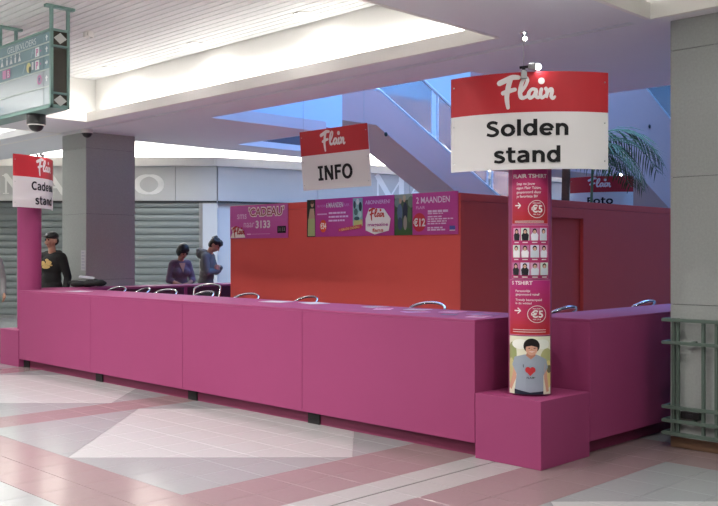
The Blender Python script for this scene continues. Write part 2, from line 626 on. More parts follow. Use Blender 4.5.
def fill_cell(u0, u1, v0, v1, n=9):
    """a grey square with a white diamond on its edge midpoints, tiles cut along the diamond"""
    cu, cv = (u0 + u1) / 2, (v0 + v1) / 2
    hu, hv = (u1 - u0) / 2, (v1 - v0) / 2
    for i in range(n):
        for j in range(n):
            a0, a1 = u0 + (u1 - u0) * i / n, u0 + (u1 - u0) * (i + 1) / n
            b0, b1 = v0 + (v1 - v0) * j / n, v0 + (v1 - v0) * (j + 1) / n
            q = [(a0, b0), (a1, b0), (a1, b1), (a0, b1)]
            ins = q
            for su in (1, -1):
                for sv in (1, -1):
                    a, b = su / hu, sv / hv
                    c = 1 + a * cu + b * cv
                    ins = clip(ins, a, b, c) if ins else ins
                    o = clip(q, -a, -b, -c)
                    if len(o) > 2 and area2(o) > 0.0006:
                        TILES.append((o, M_tgrey))
            if len(ins) > 2 and area2(ins) > 0.0006:
                TILES.append((ins, M_twhite))

RW = 0.5
vrow = [(-0.42, 2.58), (3.23, 6.20)]
for (v0, v1) in vrow:
    for (u0, u1) in ((0.12, 3.07), (4.77, 7.70), (8.20, 11.13), (11.63, 14.56)):
        fill_cell(u0, u1, v0, v1)
for (v0, v1, nv) in ((-0.42, 2.58, 9), (2.58, 3.23, 2), (3.23, 6.20, 9), (6.20, 6.85, 2)):
    rose_u = [(3.07, 3.70, 2), (4.15, 4.77, 2), (7.70, 8.20, 2), (11.13, 11.63, 2)]
    for (u0, u1, nu) in rose_u:
        fill_rect(u0, u1, v0, v1, M_trose, nu, nv)
    fill_rect(3.70, 3.935, v0, v1, M_tlight, 1, nv)
    fill_rect(3.945, 4.15, v0, v1, M_tlight, 1, nv)
    if nv == 2:
        for (u0, u1) in ((0.12, 3.07), (4.77, 7.70), (8.20, 11.13), (11.63, 14.56)):
            fill_rect(u0, u1, v0, v1, M_trose, 9, 2)

def screen_area(poly):
    cu = sum(p[0] for p in poly) / len(poly); cv = sum(p[1] for p in poly) / len(poly)
    d = 0.7071 * (cu + cv); l = 0.7071 * (cv - cu)
    if d < 2: return 0
    x, y = 359 + 912 * l / d, 252 + 912 * 1.5 / d
    if not (-12 < x < 730 and 250 < y < 520): return 0
    if (cv > 5.5 and cu > 3.45) or (cv > 6.8 and cu > 2.4): return 0
    return area2(poly) * 912 ** 2 * 1.5 / d ** 3
jm_ = MB(); ubox(jm_, 3.936, 3.944, -0.42, 6.85, -0.004, -0.0015)
obj('expansion_joint', jm_, P('joint_rubber', (0.02, 0.018, 0.018), 0.8, var=0.1), floor)
TILES.sort(key=lambda t: -screen_area(t[0]))
def tile_mb(poly, gap=0.0022):
    cu = sum(p[0] for p in poly) / len(poly); cv = sum(p[1] for p in poly) / len(poly)
    sc = []
    for (a, b) in poly:
        L = math.hypot(a - cu, b - cv) or 1
        k = (L - gap) / L
        sc.append((cu + (a - cu) * k, cv + (b - cv) * k))
    dz = random.uniform(-0.0002, 0.0002)
    n = len(sc)
    mb = MB()
    lo = [W(a, b, -0.02) for a, b in sc]
    mid = [W(a, b, -0.0012 + dz) for a, b in sc]
    up = []
    for (a, b) in sc:
        L = math.hypot(a - cu, b - cv) or 1
        k = (L - 0.0015) / L
        up.append(W(cu + (a - cu) * k, cv + (b - cv) * k, dz))
    area = sum(lo[i].x * lo[(i + 1) % n].y - lo[(i + 1) % n].x * lo[i].y for i in range(n))
    if area < 0:
        lo.reverse(); mid.reverse(); up.reverse()
    fs = [tuple(range(2 * n, 3 * n))]
    for r in range(2):
        fs += [(r * n + i, r * n + (i + 1) % n, (r + 1) * n + (i + 1) % n, (r + 1) * n + i) for i in range(n)]
    return mb.add(lo + mid + up, fs)
rest = {}
for i, (poly, m) in enumerate(TILES):
    mb = tile_mb(poly)
    if i < 300 and screen_area(poly) > 0:
        obj('tile', mb, m, floor)
    else:
        rest.setdefault(m.name, (m, MB()))[1].add(mb.v, mb.f)
for m, mb in rest.values():
    tag(obj('far_tiles', mb, m, floor), kind='stuff')
# hall floor beyond the pattern: large pale slabs
fmb = MB()
for (u0, u1, v0, v1) in ((14.56, 26, -9, 32), (-9, 0.12, -9, 32), (0.12, 14.56, 6.85, 32), (0.12, 14.56, -9, -0.42)):
    ubox(fmb, u0, u1, v0, v1, -0.02, -0.0005)
tag(obj('outer_floor', fmb, M_tgrey, floor), kind='stuff')

# ---------------------------------------------------------------- the setting: ceilings and outer walls
ZS = 3.30
SLATZ = 3.945
def structure(name, mb, m):
    return tag(obj(name, mb, m), kind='structure')

soff = MB()
for (u0, u1, v0, v1) in ((3.37, 26, 6.22, 6.53), (-9, 26, 6.62, 7.20), (3.37, 4.57, -9, 6.22), (11.47, 12.9, -9, 6.22),
                         (9.95, 12.9, 7.20, 9.29), (-9, 5.6, 7.20, 9.29), (12.1, 12.9, 9.29, 11.70), (-9, 3.4, 9.29, 24),
                         (12.9, 26, 7.20, 7.60)):
    ubox(soff, u0, u1, v0, v1, ZS, ZS + 0.10)
ubox(soff, -9, 3.37, 6.55, 6.62, ZS, ZS + 0.10)
for (u0, u1) in ((3.37, 3.52), (12.9, 26)):
    ubox(soff, u0, u1, 6.53, 6.62, ZS, ZS + 0.10)
ceiling = structure('ceiling', soff, M_soffit)
# the shallow metal slot along the beam, with its blades
sl = MB(); ubox(sl, 3.52, 12.9, 6.53, 6.62, ZS + 0.05, ZS + 0.09)
obj('slot_back', sl, M_steel, ceiling)
sl = MB(); ubox(sl, 3.52, 12.9, 6.565, 6.585, ZS + 0.002, ZS + 0.05)
obj('slot_blade', sl, M_frame_b, ceiling)

# slab edge around the void
fas = MB()
e = 0.06; z1 = 4.40
ubox(fas, 5.6, 9.95, 7.20 - e, 7.20, ZS + 0.1, z1)
ubox(fas, 9.95, 9.95 + e, 7.2, 9.29 - e, ZS + 0.1, 3.46)
ubox(fas, 9.95, 12.1 + e, 9.29 - e, 9.29, ZS + 0.1, 3.46)
ubox(fas, 5.6 - e, 5.6, 7.2, 9.29 - e, ZS + 0.1, z1)
ubox(fas, 3.4, 5.6, 9.29 - e, 9.29, ZS + 0.1, z1)
ubox(fas, 3.4 - e, 3.4, 9.29, 24, ZS + 0.1, z1)
structure('trim_1', fas, M_soffit)
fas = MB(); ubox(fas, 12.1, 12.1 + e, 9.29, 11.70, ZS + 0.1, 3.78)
structure('trim_5', fas, P('edge_paint', (0.13, 0.11, 0.13), 0.6, var=0.03))  # shaded slab edge, its shade put into a dark colour
fas = MB(); ubox(fas, 12.1, 12.1 + e, 9.29, 11.70, 3.78, z1); ubox(fas, 12.1, 12.1 + e, 7.20, 9.29, 3.46, z1); ubox(fas, 12.1 + e, 12.9, 11.70 - e, 11.70, ZS + 0.1, z1)
structure('trim_6', fas, P('pale_blue_paint', (0.62, 0.76, 0.92), 0.8, var=0.02))  # blue daylight on the slab edge, put into the colour
# upper floor slab (closes the hall off from the roof light)
slab = MB()
for (u0, u1, v0, v1) in ((-9, 26, -9, 7.20), (12.16, 26, 7.20, 9.29), (-9, 5.6, 7.20, 9.29), (12.1, 26, 9.29, 11.70), (-9, 3.4, 9.29, 24)):
    ubox(slab, u0, u1, v0, v1, 4.40, 4.50)
ubox(slab, 10.01, 12.10, 7.14, 9.23, 3.42, 3.46)
ubox(slab, 9.95, 12.16, 7.14, 7.20, 3.46, 4.40)
structure('ceiling.001', slab, M_upper)

# recess over the slatted bay and its neighbours
def recess(name, u0, u1, v0, v1, zt, power, sides, lip=0.12, trough=0.30, m=M_white):
    """a raised ceiling bay: fascia lip, light trough and back wall on the given sides"""
    f, w = MB(), MB()
    t = 0.03
    L = []
    if 'v1' in sides:
        ubox(f, u0 - 0.008, u1 + 0.008, v1 - 0.008, v1 + t, ZS - 0.003, ZS + lip)
        ubox(w, u0 - trough, u1 + trough, v1 + trough, v1 + trough + t, ZS + 0.1, zt + 0.1)
        L.append(((u0 + u1) / 2, v1 + 0.13, u1 - u0, 0, (0, 0.95, 0.3)))
    if 'v0' in sides:
        ubox(f, u0, u1, v0 - t, v0 + 0.008, ZS - 0.003, ZS + lip)
        ubox(w, u0 - trough, u1 + trough, v0 - trough - t, v0 - trough, ZS + 0.1, zt + 0.1)
        L.append(((u0 + u1) / 2, v0 - 0.13, u1 - u0, 0, (0, -0.95, 0.3)))
    if 'u1' in sides:
        ubox(f, u1 - 0.008, u1 + t, v0, v1 - 0.008, ZS - 0.003, ZS + lip)
        ubox(w, u1 + trough, u1 + trough + t, v0 - trough, v1 + trough, ZS + 0.1, zt + 0.1)
        L.append((u1 + 0.13, (v0 + v1) / 2, v1 - v0, 1, (-0.95, 0, 0.3)))
    if 'u0' in sides:
        ubox(f, u0 - t, u0 + 0.008, v0, v1 - 0.008, ZS - 0.003, ZS + lip)
        ubox(w, u0 - trough - t, u0 - trough, v0 - trough, v1 + trough, ZS + 0.1, zt + 0.1)
        L.append((u0 - 0.13, (v0 + v1) / 2, v1 - v0, 1, (0.95, 0, 0.3)))
    structure(name, f, M_cream)
    structure(name.replace('trim', 'wall_recess'), w, m)
    for i, (u, v, ln, ax, d) in enumerate(L):
        l = bpy.data.lights.new('cove_lamp', 'AREA')
        l.energy = COVE_P * ln * power
        l.color = WARM
        l.shape = 'RECTANGLE'
        l.size = ln
        l.size_y = 0.08
        l.spread = math.radians(110)
        o = bpy.data.objects.new('cove_lamp', l)
        COL.objects.link(o)
        o.location = W(u, v, ZS + 0.105)
        zax = -Vector(d).normalized()
        xax = Vector((1, 0, 0)) if ax == 0 else Vector((0, 1, 0))
        yax = zax.cross(xax)
        o.matrix_world = Matrix.Translation(o.location) @ Matrix((xax, yax, zax)).transposed().to_4x4()

recess('trim_2', 4.57, 11.47, -4.0, 6.22, SLATZ, 1.0, ('v1', 'u1', 'u0'))
recess('trim_3', -7.0, 3.37, -4.0, 6.55, SLATZ, 0.6, ('v1', 'u0', 'u1'))
recess('trim_4', 12.9, 20.0, -4.0, 6.55, SLATZ, 1.6, ('v1', 'u0'))
# slatted metal ceiling
ceil2 = MB()
for (u0, u1, v0, v1) in ((4.2, 11.9, -4.4, 6.6), (-7.4, 3.75, -4.4, 6.95), (12.5, 24, -4.4, 6.9)):
    ubox(ceil2, u0, u1, v0, v1, SLATZ + 0.03, SLATZ + 0.09)
c2 = structure('ceiling.002', ceil2, M_slatgap)
for (u0, u1) in ((4.27, 11.77), (-7.3, 3.67), (12.6, 20.3)):
    sm = MB()
    v = -4.3
    while v < 6.48:
        ubox(sm, u0, u1, v, v + 0.085, SLATZ, SLATZ + 0.03)
        v += 0.10
    tag(obj('slat_field', sm, M_slat, c2), kind='stuff')

# outer shell far behind everything
shell = MB()
ubox(shell, -10, -9.9, -10, 33, -0.06, 10); structure('wall_right', shell, M_white)
shell = MB(); ubox(shell, -10, 27, -10, -9.9, -0.06, 10); structure('wall_front', shell, M_white)
shell = MB(); ubox(shell, 26.9, 27, -10, 33, -0.06, 10); structure('wall_left', shell, M_upper)
shell = MB(); ubox(shell, -10, 27, 32.9, 33, -0.06, 10); structure('wall_back', shell, M_upper)
shell = MB(); ubox(shell, -10, 27, -10, 33, 10, 10.1); structure('ceiling.003', shell, M_upper)

# ---------------------------------------------------------------- pillars
def pillar(label, u0, u1, v0, v1):
    r = thing('pillar', label, 'pillar', W((u0 + u1) / 2, (v0 + v1) / 2, 0))
    core = MB(); ubox(core, u0 + 0.012, u1 - 0.012, v0 + 0.012, v1 - 0.012, 0.0, ZS)
    obj('core', core, M_joint, r, rel=True)
    p = MB(); ubox(p, u0, u1, v0, v1, 0.0, 0.08, 0.003)
    obj('plinth', p, M_wood, r, rel=True)
    zs = [0.08, 1.104, 2.085, 3.065, ZS]
    for a, b in zip(zs[:-1], zs[1:]):
        for (x0, x1, y0, y1) in ((u0, u1, v0, v0 + 0.02), (u0, u1, v1 - 0.02, v1), (u0, u0 + 0.02, v0 + 0.02, v1 - 0.02), (u1 - 0.02, u1, v0 + 0.02, v1 - 0.02)):
            s = MB(); ubox(s, x0, x1, y0, y1, a + 0.002, b - 0.002, 0.0012)
            obj('slab', s, M_granite, r, rel=True)
    return r
pillar('square grey granite pillar on the right, behind the green steel guard', 2.49, 3.286, 6.72, 7.52)
pillar('square grey granite pillar on the left, behind the man in the cap', 12.41, 13.15, 6.72, 7.54)

# ---------------------------------------------------------------- pink counters
H_C = 1.01
def counter_unit(label, u0, u1, v0, v1, front, foot=None, group='pink counter units'):
    """front: which side is the show side ('v0', 'u0' or 'u1'); 2 mm joints to the neighbours"""
    r = thing('counter_unit', label, 'counter', W((u0 + u1) / 2, (v0 + v1) / 2, 0), group=group)
    g = 0.0018
    a, b, c, d = u0 + g, u1 - g, v0 + g, v1 - g
    if front == 'v0': c = v0
    if front == 'u0': a = u0
    if front == 'u1': b = u1
    body = MB(); ubox(body, a, b, c, d, 0.107, H_C - 0.022, 0.004)
    obj('body', body, M_pink, r, rel=True)
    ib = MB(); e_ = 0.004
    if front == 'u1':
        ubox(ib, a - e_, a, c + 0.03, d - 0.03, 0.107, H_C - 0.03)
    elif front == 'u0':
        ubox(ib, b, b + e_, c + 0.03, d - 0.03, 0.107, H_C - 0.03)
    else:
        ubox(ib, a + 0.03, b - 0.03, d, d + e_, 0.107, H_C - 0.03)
    obj('inner_panel', ib, M_inner_shade, r, rel=True)  # dark sheet added to stand for the unlit inner side
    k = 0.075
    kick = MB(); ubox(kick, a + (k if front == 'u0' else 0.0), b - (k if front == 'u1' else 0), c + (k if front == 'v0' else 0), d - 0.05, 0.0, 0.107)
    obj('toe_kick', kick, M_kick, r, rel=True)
    if foot is not None:
        fm = MB()
        if front == 'v0':
            ubox(fm, foot - 0.075, foot + 0.075, v0 + 0.060, v0 + 0.077, 0.0, 0.106)
        else:
            ubox(fm, u0 + 0.02, u0 + 0.07, foot - 0.05, foot + 0.05, 0.0, 0.106)
        obj('foot', fm, M_foot, r, rel=True)
    return r
def worktop(label, u0, u1, v0, v1):
    m = MB(); ubox(m, u0, u1, v0, v1, H_C - 0.022, H_C, 0.004)
    return tag(obj('worktop', m, M_pink), label, 'worktop')
SEAM = [4.115, 6.02, 7.86, 9.74, 11.62]
names = ['pink front counter unit next to the pedestal with the poster column', 'second pink front counter unit from the poster column',
         'third pink front counter unit from the poster column', 'farthest pink front counter unit, next to the left column']
for i in range(4):
    counter_unit(names[i], SEAM[i], SEAM[i + 1], 5.33, 6.15, 'v0', foot=SEAM[i + 1] - 0.085, group='pink units of the long front counter')
worktop('pink worktop along the long front counter', 4.115, 11.62, 5.33, 6.15)
counter_unit('pink side counter unit right of the poster pedestal', 3.545, 4.113, 5.97, 7.70, 'u0', group='pink units of the right wing')
counter_unit('pink side counter unit half hidden by the right pillar', 3.545, 4.113, 7.70, 9.50, 'u0', group='pink units of the right wing')
worktop('pink worktop of the right wing, lit bluish', 3.545, 4.113, 5.97, 9.50)
for j, (a, b) in enumerate(((5.90, 7.95), (7.95, 10.6))):
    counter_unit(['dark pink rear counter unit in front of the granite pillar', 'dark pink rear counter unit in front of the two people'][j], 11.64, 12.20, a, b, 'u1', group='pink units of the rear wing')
worktop('pink worktop of the rear wing under the two people', 11.64, 12.20, 5.90, 10.6)

def pedestal(label, u0, u1, v0, v1):
    m = MB(); ubox(m, u0, u1, v0, v1, 0.0, 0.477, 0.004)
    o = obj('pedestal', m, M_pink)
    return tag(o, label, 'pedestal')
pedestal('low pink square pedestal under the poster column', 3.545, 4.111, 5.33, 5.966)
pedestal('low pink pedestal under the gift stand column at far left', 11.64, 12.20, 5.33, 5.896)

# ---------------------------------------------------------------- sign columns and signs
def column(label, u, v, z0, z1, r=0.155, rot=PI / 4):
    t = thing('sign_column', label, 'column', W(u, v, z0), rot)
    m = MB(); m.lathe([(r, 0), (r, z1 - z0)], n=40)
    o = obj('shaft', m, M_pink, t); smooth_by_angle(o)
    m = MB(); m.lathe([(r - 0.02, z1 - z0), (r - 0.02, z1 - z0 + 0.02)], n=32)
    obj('cap', m, M_pink, t)
    return t

R_S = 1.03; SW = 1.19; SH = 0.69
def cyl(R):
    return lambda x, y, h: ((R + h) * math.sin(x / R), R - (R + h) * math.cos(x / R), y)
def flat(x, y, h):
    return (x, -h, y)
def curved_panel(R, w, h, t=0.008, n=24):
    m = MB()
    k = cyl(R)
    vs = []
    for i in range(n + 1):
        x = -w / 2 + w * i / n
        for (hh, y) in ((0, 0), (0, h), (-t, h), (-t, 0)):
            vs.append(k(x, y, hh))
    fs = []
    for i in range(n):
        for j in range(4):
            j2 = (j + 1) % 4
            fs.append((4 * i + j, 4 * (i + 1) + j, 4 * (i + 1) + j2, 4 * i + j2))
    fs += [(3, 2, 1, 0), (4 * n, 4 * n + 1, 4 * n + 2, 4 * n + 3)]
    return m.add(vs, fs)

def sign(label, loc, rotz, lines, capsz, R=R_S, pitch=0.0, group='red and white stand signs', ys=None, widths=None, SW=SW, wires=False):
    t = thing('stand_sign', label, 'sign', loc, rotz, group)
    t.rotation_euler = (pitch, 0, rotz)
    big = R > 50
    b = obj('board', curved_panel(R, SW, SH, n=2 if big else 28), M_signback, t); smooth_by_angle(b)
    p = Print()
    p.rect(-SW / 2, 0.405, SW / 2, SH, SRED, nx=28)
    flair(p, -0.212, 0.43, 0.41)
    for s, cp, y, w in zip(lines, capsz, ys, widths):
        heavy(p, s, 0, y, cp, INK, w)
    p.build('print', cyl(R), t)
    for sx in (-1, 1):
        for y in (0.06, 0.33, 0.62):
            s = MB(); x, yy, z = cyl(R)(sx * (SW / 2 - 0.03), y, 0.002)
            s.sphere((x, yy, z), 0.006, 8, 6)
            obj('screw', s, M_steel, t)
    if wires:
        inv = Matrix.Rotation(-pitch, 3, 'X')
        for sx in (-0.5, 0.5):
            a = Vector((sx, 0.004, SH - 0.03))
            w = MB(); w.tube([a, a + inv @ Vector((0, 0, ZS + 0.012 - loc[2] - (SH - 0.03) * math.cos(pitch)))], 0.0015, 6); obj('hanging_wire', w, M_steel, t)
    return t
colA = column('round pink column with posters, on the front pedestal', 3.828, 5.613, 0.477, 2.42, rot=math.radians(34.4))
colB = column('plain round pink column at the far left end of the counter', 11.92, 5.613, 0.477, 2.42)

def cam_pt(x, d, z):
    l = (x - 359) / 912.0 * d
    return W(0.70711 * (d - l), 0.70711 * (d + l), z)
th = math.radians(32)
signA = sign('curved sign reading Solden stand on the near column', cam_pt(528.6, 6.47, 2.095), th, ['Solden', 'stand'], [0.112, 0.112], ys=[0.238, 0.048], widths=[0.585, 0.470])
for o in (signA,):
    pass
sign('curved sign reading Cadeau stand on the far left column', W(11.73, 5.745, 2.10), math.radians(128), ['Cadeau', 'stand'], [0.112, 0.112], ys=[0.238, 0.048], widths=[0.60, 0.47])
sign('flat sign reading INFO hanging in front of the red booth', cam_pt(337.5, 10.40, 2.235), 0.0, ['INFO'], [0.165], R=400, pitch=math.radians(5), ys=[0.105], widths=[0.56], SW=1.12, wires=True)
fot = cam_pt(601, 16.4, 2.19)
sign('curved sign reading Foto beyond the red booth, under the palm', fot, math.radians(20), ['Foto'], [0.125], ys=[0.19], widths=[0.46])
# column under the Foto sign
fc = Vector((math.sin(math.radians(20)), -math.cos(math.radians(20)), 0))
fp = fot - fc * 0.20
column('round pink column behind the red booth, under the Foto sign', -fp.x, fp.y, 0.0, 2.6)

# clip-on spots of the signs
def sign_spot(label, loc, rotz, rod=0.0, bulbside=0.10):
    t = thing('sign_spotlight', label, 'spotlight', loc, rotz, 'clip-on spotlights on the signs')
    m = MB(); m.box((-0.02, -0.02, -0.05), (0.02, 0.025, 0.012), 0.003)
    obj('clamp', m, M_steel, t)
    m = MB(); m.tube([(0, 0, 0.012), (0, 0, 0.04)], 0.012, 10)
    m.tube([(-0.03, 0, 0.03), (0.05, -0.02, 0.035)], 0.010, 8)
    obj('arm', m, M_black, t)
    m = MB(); m.tube([(0.03, -0.02, 0.035), (0.085, -0.035, 0.03)], [0.022, 0.03], 12)
    obj('housing', m, M_steel, t)
    m = MB(); m.sphere((0.095, -0.04, 0.028), 0.022, 10, 8)
    obj('bulb', m, M_bulb, t)
    if rod > 0:
        m = MB(); m.tube([(0, 0, 0.04), (0, 0, rod)], 0.003, 6)
        obj('rod', m, M_steel, t)
        m = MB(); m.lathe([(0.012, rod - 0.03), (0.022, rod - 0.005), (0.010, rod + 0.015), (0.03, rod + 0.03), (0.03, rod + 0.036)], n=14)
        obj('top_fitting', m, M_steel, t)
        m = MB(); m.sphere((0.006, -0.012, rod - 0.012), 0.015, 10, 8)
        obj('bulb', m, M_bulb, t)
    return t
ds = Vector((math.sin(th), -math.cos(th), 0))
pa = cam_pt(528.6, 6.47, 2.095 + SH)
sign_spot('small spotlight on a thin rod above the Solden stand sign', pa + Vector((-0.017, -0.016, 0.0)), th + 0.2, rod=0.245)
sign_spot('small dark spotlight clipped on the Cadeau stand sign', W(11.73, 5.745, 2.10 + SH) - Vector((0.0, 0.12, 0)) * 0.9, math.radians(110))
sign_spot('small bright spotlight clipped on the Foto sign', cam_pt(617, 16.42, 2.19 + SH), math.radians(30))

# poster sheets on the near column (wrapped round its front)
def column_poster(parent):
    R = 0.1565
    z = lambda y: 1.5 + (252 - y) * 0.00718 - 0.477
    sx = lambda x: R * math.asin(max(-1, min(1, (x - 530.3) / 21.6)))      # arc length for a plan offset
    X0, X1 = sx(513), sx(547.5)
    ctop, cbot = srgb(176, 44, 118), srgb(178, 42, 38)
    edge = srgb(206, 120, 160)
    p = Print()
    # upper sheet
    p.rect(X0 - 0.003, z(223.5), X1 + 0.003, z(160), edge, nx=12)
    p.vgrad(X0, z(222.5), X1, z(160), cbot, ctop, 16, 12)
    p.text('FLAIR TSHIRT', 0, z(177), 0.028, WHITE, 0.02, 'c', width=(X1 - X0) * 0.9)
    for i, s in enumerate(('Stap nu jouw', 'eigen Flair Tshirt,', 'gesponsord door', 'je favoriete BV')):
        p.text(s, X0 + 0.045, z(184 + 4.2 * i), 0.019, WHITE, 0.012, 'l')
    p.stroke([(X0 + 0.035, z(204.5), 0.008), (X0 + 0.075, z(204.5), 0.008)], 0.008, WHITE, False)
    p.stroke([(X0 + 0.060, z(202), 0.008), (X0 + 0.078, z(204.5), 0.008), (X0 + 0.060, z(207), 0.008)], 0.008, WHITE, False)
    p.ring(0.05, z(208.2), 0.060, 0.064, WHITE)
    p.text('\u20ac5', 0.05, z(211.4), 0.052, WHITE, 0.03, 'c')
    p.text('PER SHIRT', 0.05, z(203), 0.010, WHITE, 0.01, 'c')
    p.text('PER STUK', 0.05, z(214.2), 0.009, WHITE, 0.01, 'c')
    p.rect(X0 + 0.03, z(220.4), X1 - 0.04, z(219.9), WHITE, 8)
    p.rect(X0 + 0.03, z(221.6), X1 - 0.04, z(221.2), WHITE, 8)
    # middle sheet: three rows of shirt pictures
    p.rect(X0 - 0.003, z(278), X1 + 0.003, z(224), edge, nx=12)
    p.rect(X0, z(277.3), X1, z(224.7), srgb(186, 50, 110), nx=12)
    rnd = random.Random(3)
    for r, (ya, yb) in enumerate(((227, 239.5), (244, 256.5), (261.5, 274))):
        for c in range(4):
            w = (X1 - X0 - 0.03) / 4
            xa = X0 + 0.015 + c * w + 0.003
            xb = xa + w - 0.006
            bgc = srgb(*[(214, 160, 190), (205, 215, 205), (190, 120, 160), (215, 205, 225)][(c + r) % 4])
            p.rect(xa, z(yb), xb, z(ya), bgc, 2)
            xm = (xa + xb) / 2
            p.poly([(xa + 0.008, z(yb)), (xb - 0.008, z(yb)), (xb - 0.004, z(yb - 5.5)), (xm + 0.012, z(yb - 8)), (xm - 0.012, z(yb - 8)), (xa + 0.004, z(yb - 5.5))],
                   srgb(*rnd.choice([(235, 232, 235), (30, 28, 35), (225, 225, 235), (200, 205, 215)])))
            p.ell(xm, z(ya + 3.2), 0.015, 0.019, srgb(20, 16, 18), 10)
            p.ell(xm, z(ya + 3.9), 0.010, 0.013, srgb(214, 170, 150), 10)
            p.rect(xm - 0.018, z(yb + 2.4), xm + 0.018, z(yb + 1.5), WHITE, 2)
    # lower sheet
    p.rect(X0 - 0.003, z(334), X1 + 0.003, z(278.6), edge, nx=12)
    p.vgrad(X0, z(333.3), X1, z(279.2), cbot, ctop, 16, 12)
    p.text('S TSHIRT', X0 + 0.02, z(283.5), 0.026, WHITE, 0.02, 'l')
    for i, (yy, s) in enumerate(((290.8, 'Persoonlijk'), (294.2, 'gesponsord vanaf'), (299.6, 'Trendy bestempeld'), (303, 'in de winkel'))):
        p.text(s, X0 + 0.05, z(yy), 0.016, WHITE, 0.012, 'l')
    p.stroke([(X0 + 0.045, z(309.5), 0.008), (X0 + 0.082, z(309.5), 0.008)], 0.008, WHITE, False)
    p.stroke([(X0 + 0.068, z(307), 0.008), (X0 + 0.086, z(309.5), 0.008), (X0 + 0.068, z(312), 0.008)], 0.008, WHITE, False)
    p.ring(0.045, z(312.8), 0.058, 0.062, WHITE)
    p.text('\u20ac5', 0.045, z(316), 0.050, WHITE, 0.03, 'c')
    p.text('PER SHIRT', 0.045, z(308), 0.009, WHITE, 0.01, 'c')
    p.text('PER STUK', 0.045, z(318.6), 0.009, WHITE, 0.01, 'c')
    p.rect(X0 + 0.03, z(328.6), X1 - 0.04, z(328.1), WHITE, 8)
    p.rect(X0 + 0.03, z(330.8), X1 - 0.04, z(330.3), WHITE, 8)
    p.lim = (X0, X1, z(392.5), z(334.8))
    # photo of a smiling woman in a grey T-shirt
    za, zb = z(392.5), z(334.8)
    k = (zb - za) / 58.0
    Y = lambda t: za + t * k
    p.rect(X0, za, X1, zb, srgb(222, 220, 196), 12)
    for (a, b, rx, ry, col) in ((-0.12, 40, 0.035, 12, (150, 158, 104)), (-0.13, 22, 0.03, 14, (196, 186, 132)), (0.115, 36, 0.05, 10, (176, 176, 122)), (0.125, 20, 0.035, 14, (214, 196, 130)),
                               (0.13, 25, 0.02, 4, (110, 104, 78)), (-0.06, 50, 0.06, 5, (236, 236, 226)), (0.08, 50, 0.05, 5, (230, 232, 220))):
        p.ell(a, Y(b), rx, ry * k, srgb(*col), 16)
    skin, sk2, tee = srgb(206, 156, 132), srgb(178, 122, 100), srgb(150, 160, 172)
    p.poly([(-0.105, Y(33)), (-0.082, Y(34)), (-0.088, Y(16)), (-0.125, Y(4)), (-0.145, Y(6)), (-0.118, Y(18))], skin)
    p.poly([(0.085, Y(32)), (0.108, Y(31)), (0.115, Y(17)), (0.128, Y(3)), (0.108, Y(2)), (0.09, Y(16))], skin)
    p.poly([(-0.10, Y(2)), (-0.085, Y(20)), (-0.118, Y(29)), (-0.10, Y(37)), (-0.03, Y(40)), (0.04, Y(40)), (0.105, Y(35)), (0.12, Y(27)), (0.085, Y(19)), (0.085, Y(2))], tee)
    p.poly([(-0.10, Y(0)), (0.085, Y(0)), (0.085, Y(3.2)), (0.0, Y(2)), (-0.10, Y(5))], srgb(34, 38, 56))
    p.poly([(-0.018, Y(42)), (0.03, Y(42)), (0.034, Y(39)), (0.006, Y(35)), (-0.024, Y(39))], sk2)
    p.ell(0.010, Y(48.5), 0.050, 7.5 * k, srgb(24, 18, 18), 22)
    p.ell(0.010, Y(45.5), 0.036, 6.4 * k, skin, 22)
    p.poly([(-0.034, Y(50.5)), (-0.026, Y(47.6)), (0.01, Y(48.8)), (0.046, Y(47.2)), (0.052, Y(51)), (0.02, Y(53.5))], srgb(24, 18, 18))
    for ex in (-0.005, 0.026):
        p.ell(ex, Y(46.2), 0.005, 0.5 * k, srgb(30, 20, 20), 8)
    p.poly([(-0.008, Y(43.2)), (0.012, Y(42.2)), (0.03, Y(43.3)), (0.012, Y(42.9))], srgb(240, 232, 228))
    p.poly([(0.006, Y(44.8)), (0.014, Y(44.8)), (0.010, Y(46))], sk2)
    rd = srgb(190, 50, 56)
    p.ell(-0.012, Y(24.6), 0.017, 3.0 * k, rd, 14); p.ell(0.016, Y(24.6), 0.017, 3.0 * k, rd, 14)
    p.poly([(-0.029, Y(24)), (0.033, Y(24)), (0.002, Y(18.5))], rd)
    p.text('I', -0.04, Y(27), 0.022, INK, 0.01, 'c'); p.text('FLAIR', 0.004, Y(15.8), 0.014, INK, 0.01, 'c')
    p.stroke([(0.012, Y(17.5)), (0.03, Y(17.2))], 0.004, srgb(60, 110, 60), False)
    p.refine(0.02)
    p.build('poster', lambda x, y, h: ((R + h) * math.sin(x / R), -(R + h) * math.cos(x / R), y), parent)
column_poster(colA)

# ---------------------------------------------------------------- red booth
RB = (6.066, 10.072, 7.61, 12.9)
RZ = 2.14
booth = thing('red_booth', 'large red box-shaped booth behind the pink counter', 'booth', W((RB[0] + RB[1]) / 2, (RB[2] + RB[3]) / 2, 0))
u0, u1, v0, v1 = RB
t = 0.05
m = MB(); ubox(m, u0, u1, v0, v0 + t, 0, 2.052, 0.002); obj('front_wall', m, M_red, booth, rel=True)
m = MB(); ubox(m, u0, u1, v0, v0 + t, 2.056, RZ, 0.002); obj('front_header', m, M_red, booth, rel=True)
d0, d1, dz = 9.10, 10.06, 1.93
m = MB(); ubox(m, u0, u0 + t, v0 + t, d0, 0, 2.052, 0.002); obj('side_wall', m, M_red, booth, rel=True)
m = MB(); ubox(m, u0, u0 + t, d1, v1, 0, 2.052, 0.002); obj('side_wall', m, M_red, booth, rel=True)
m = MB(); ubox(m, u0, u0 + t, d0, d1, dz, 2.052, 0.002); obj('door_lintel', m, M_red, booth, rel=True)
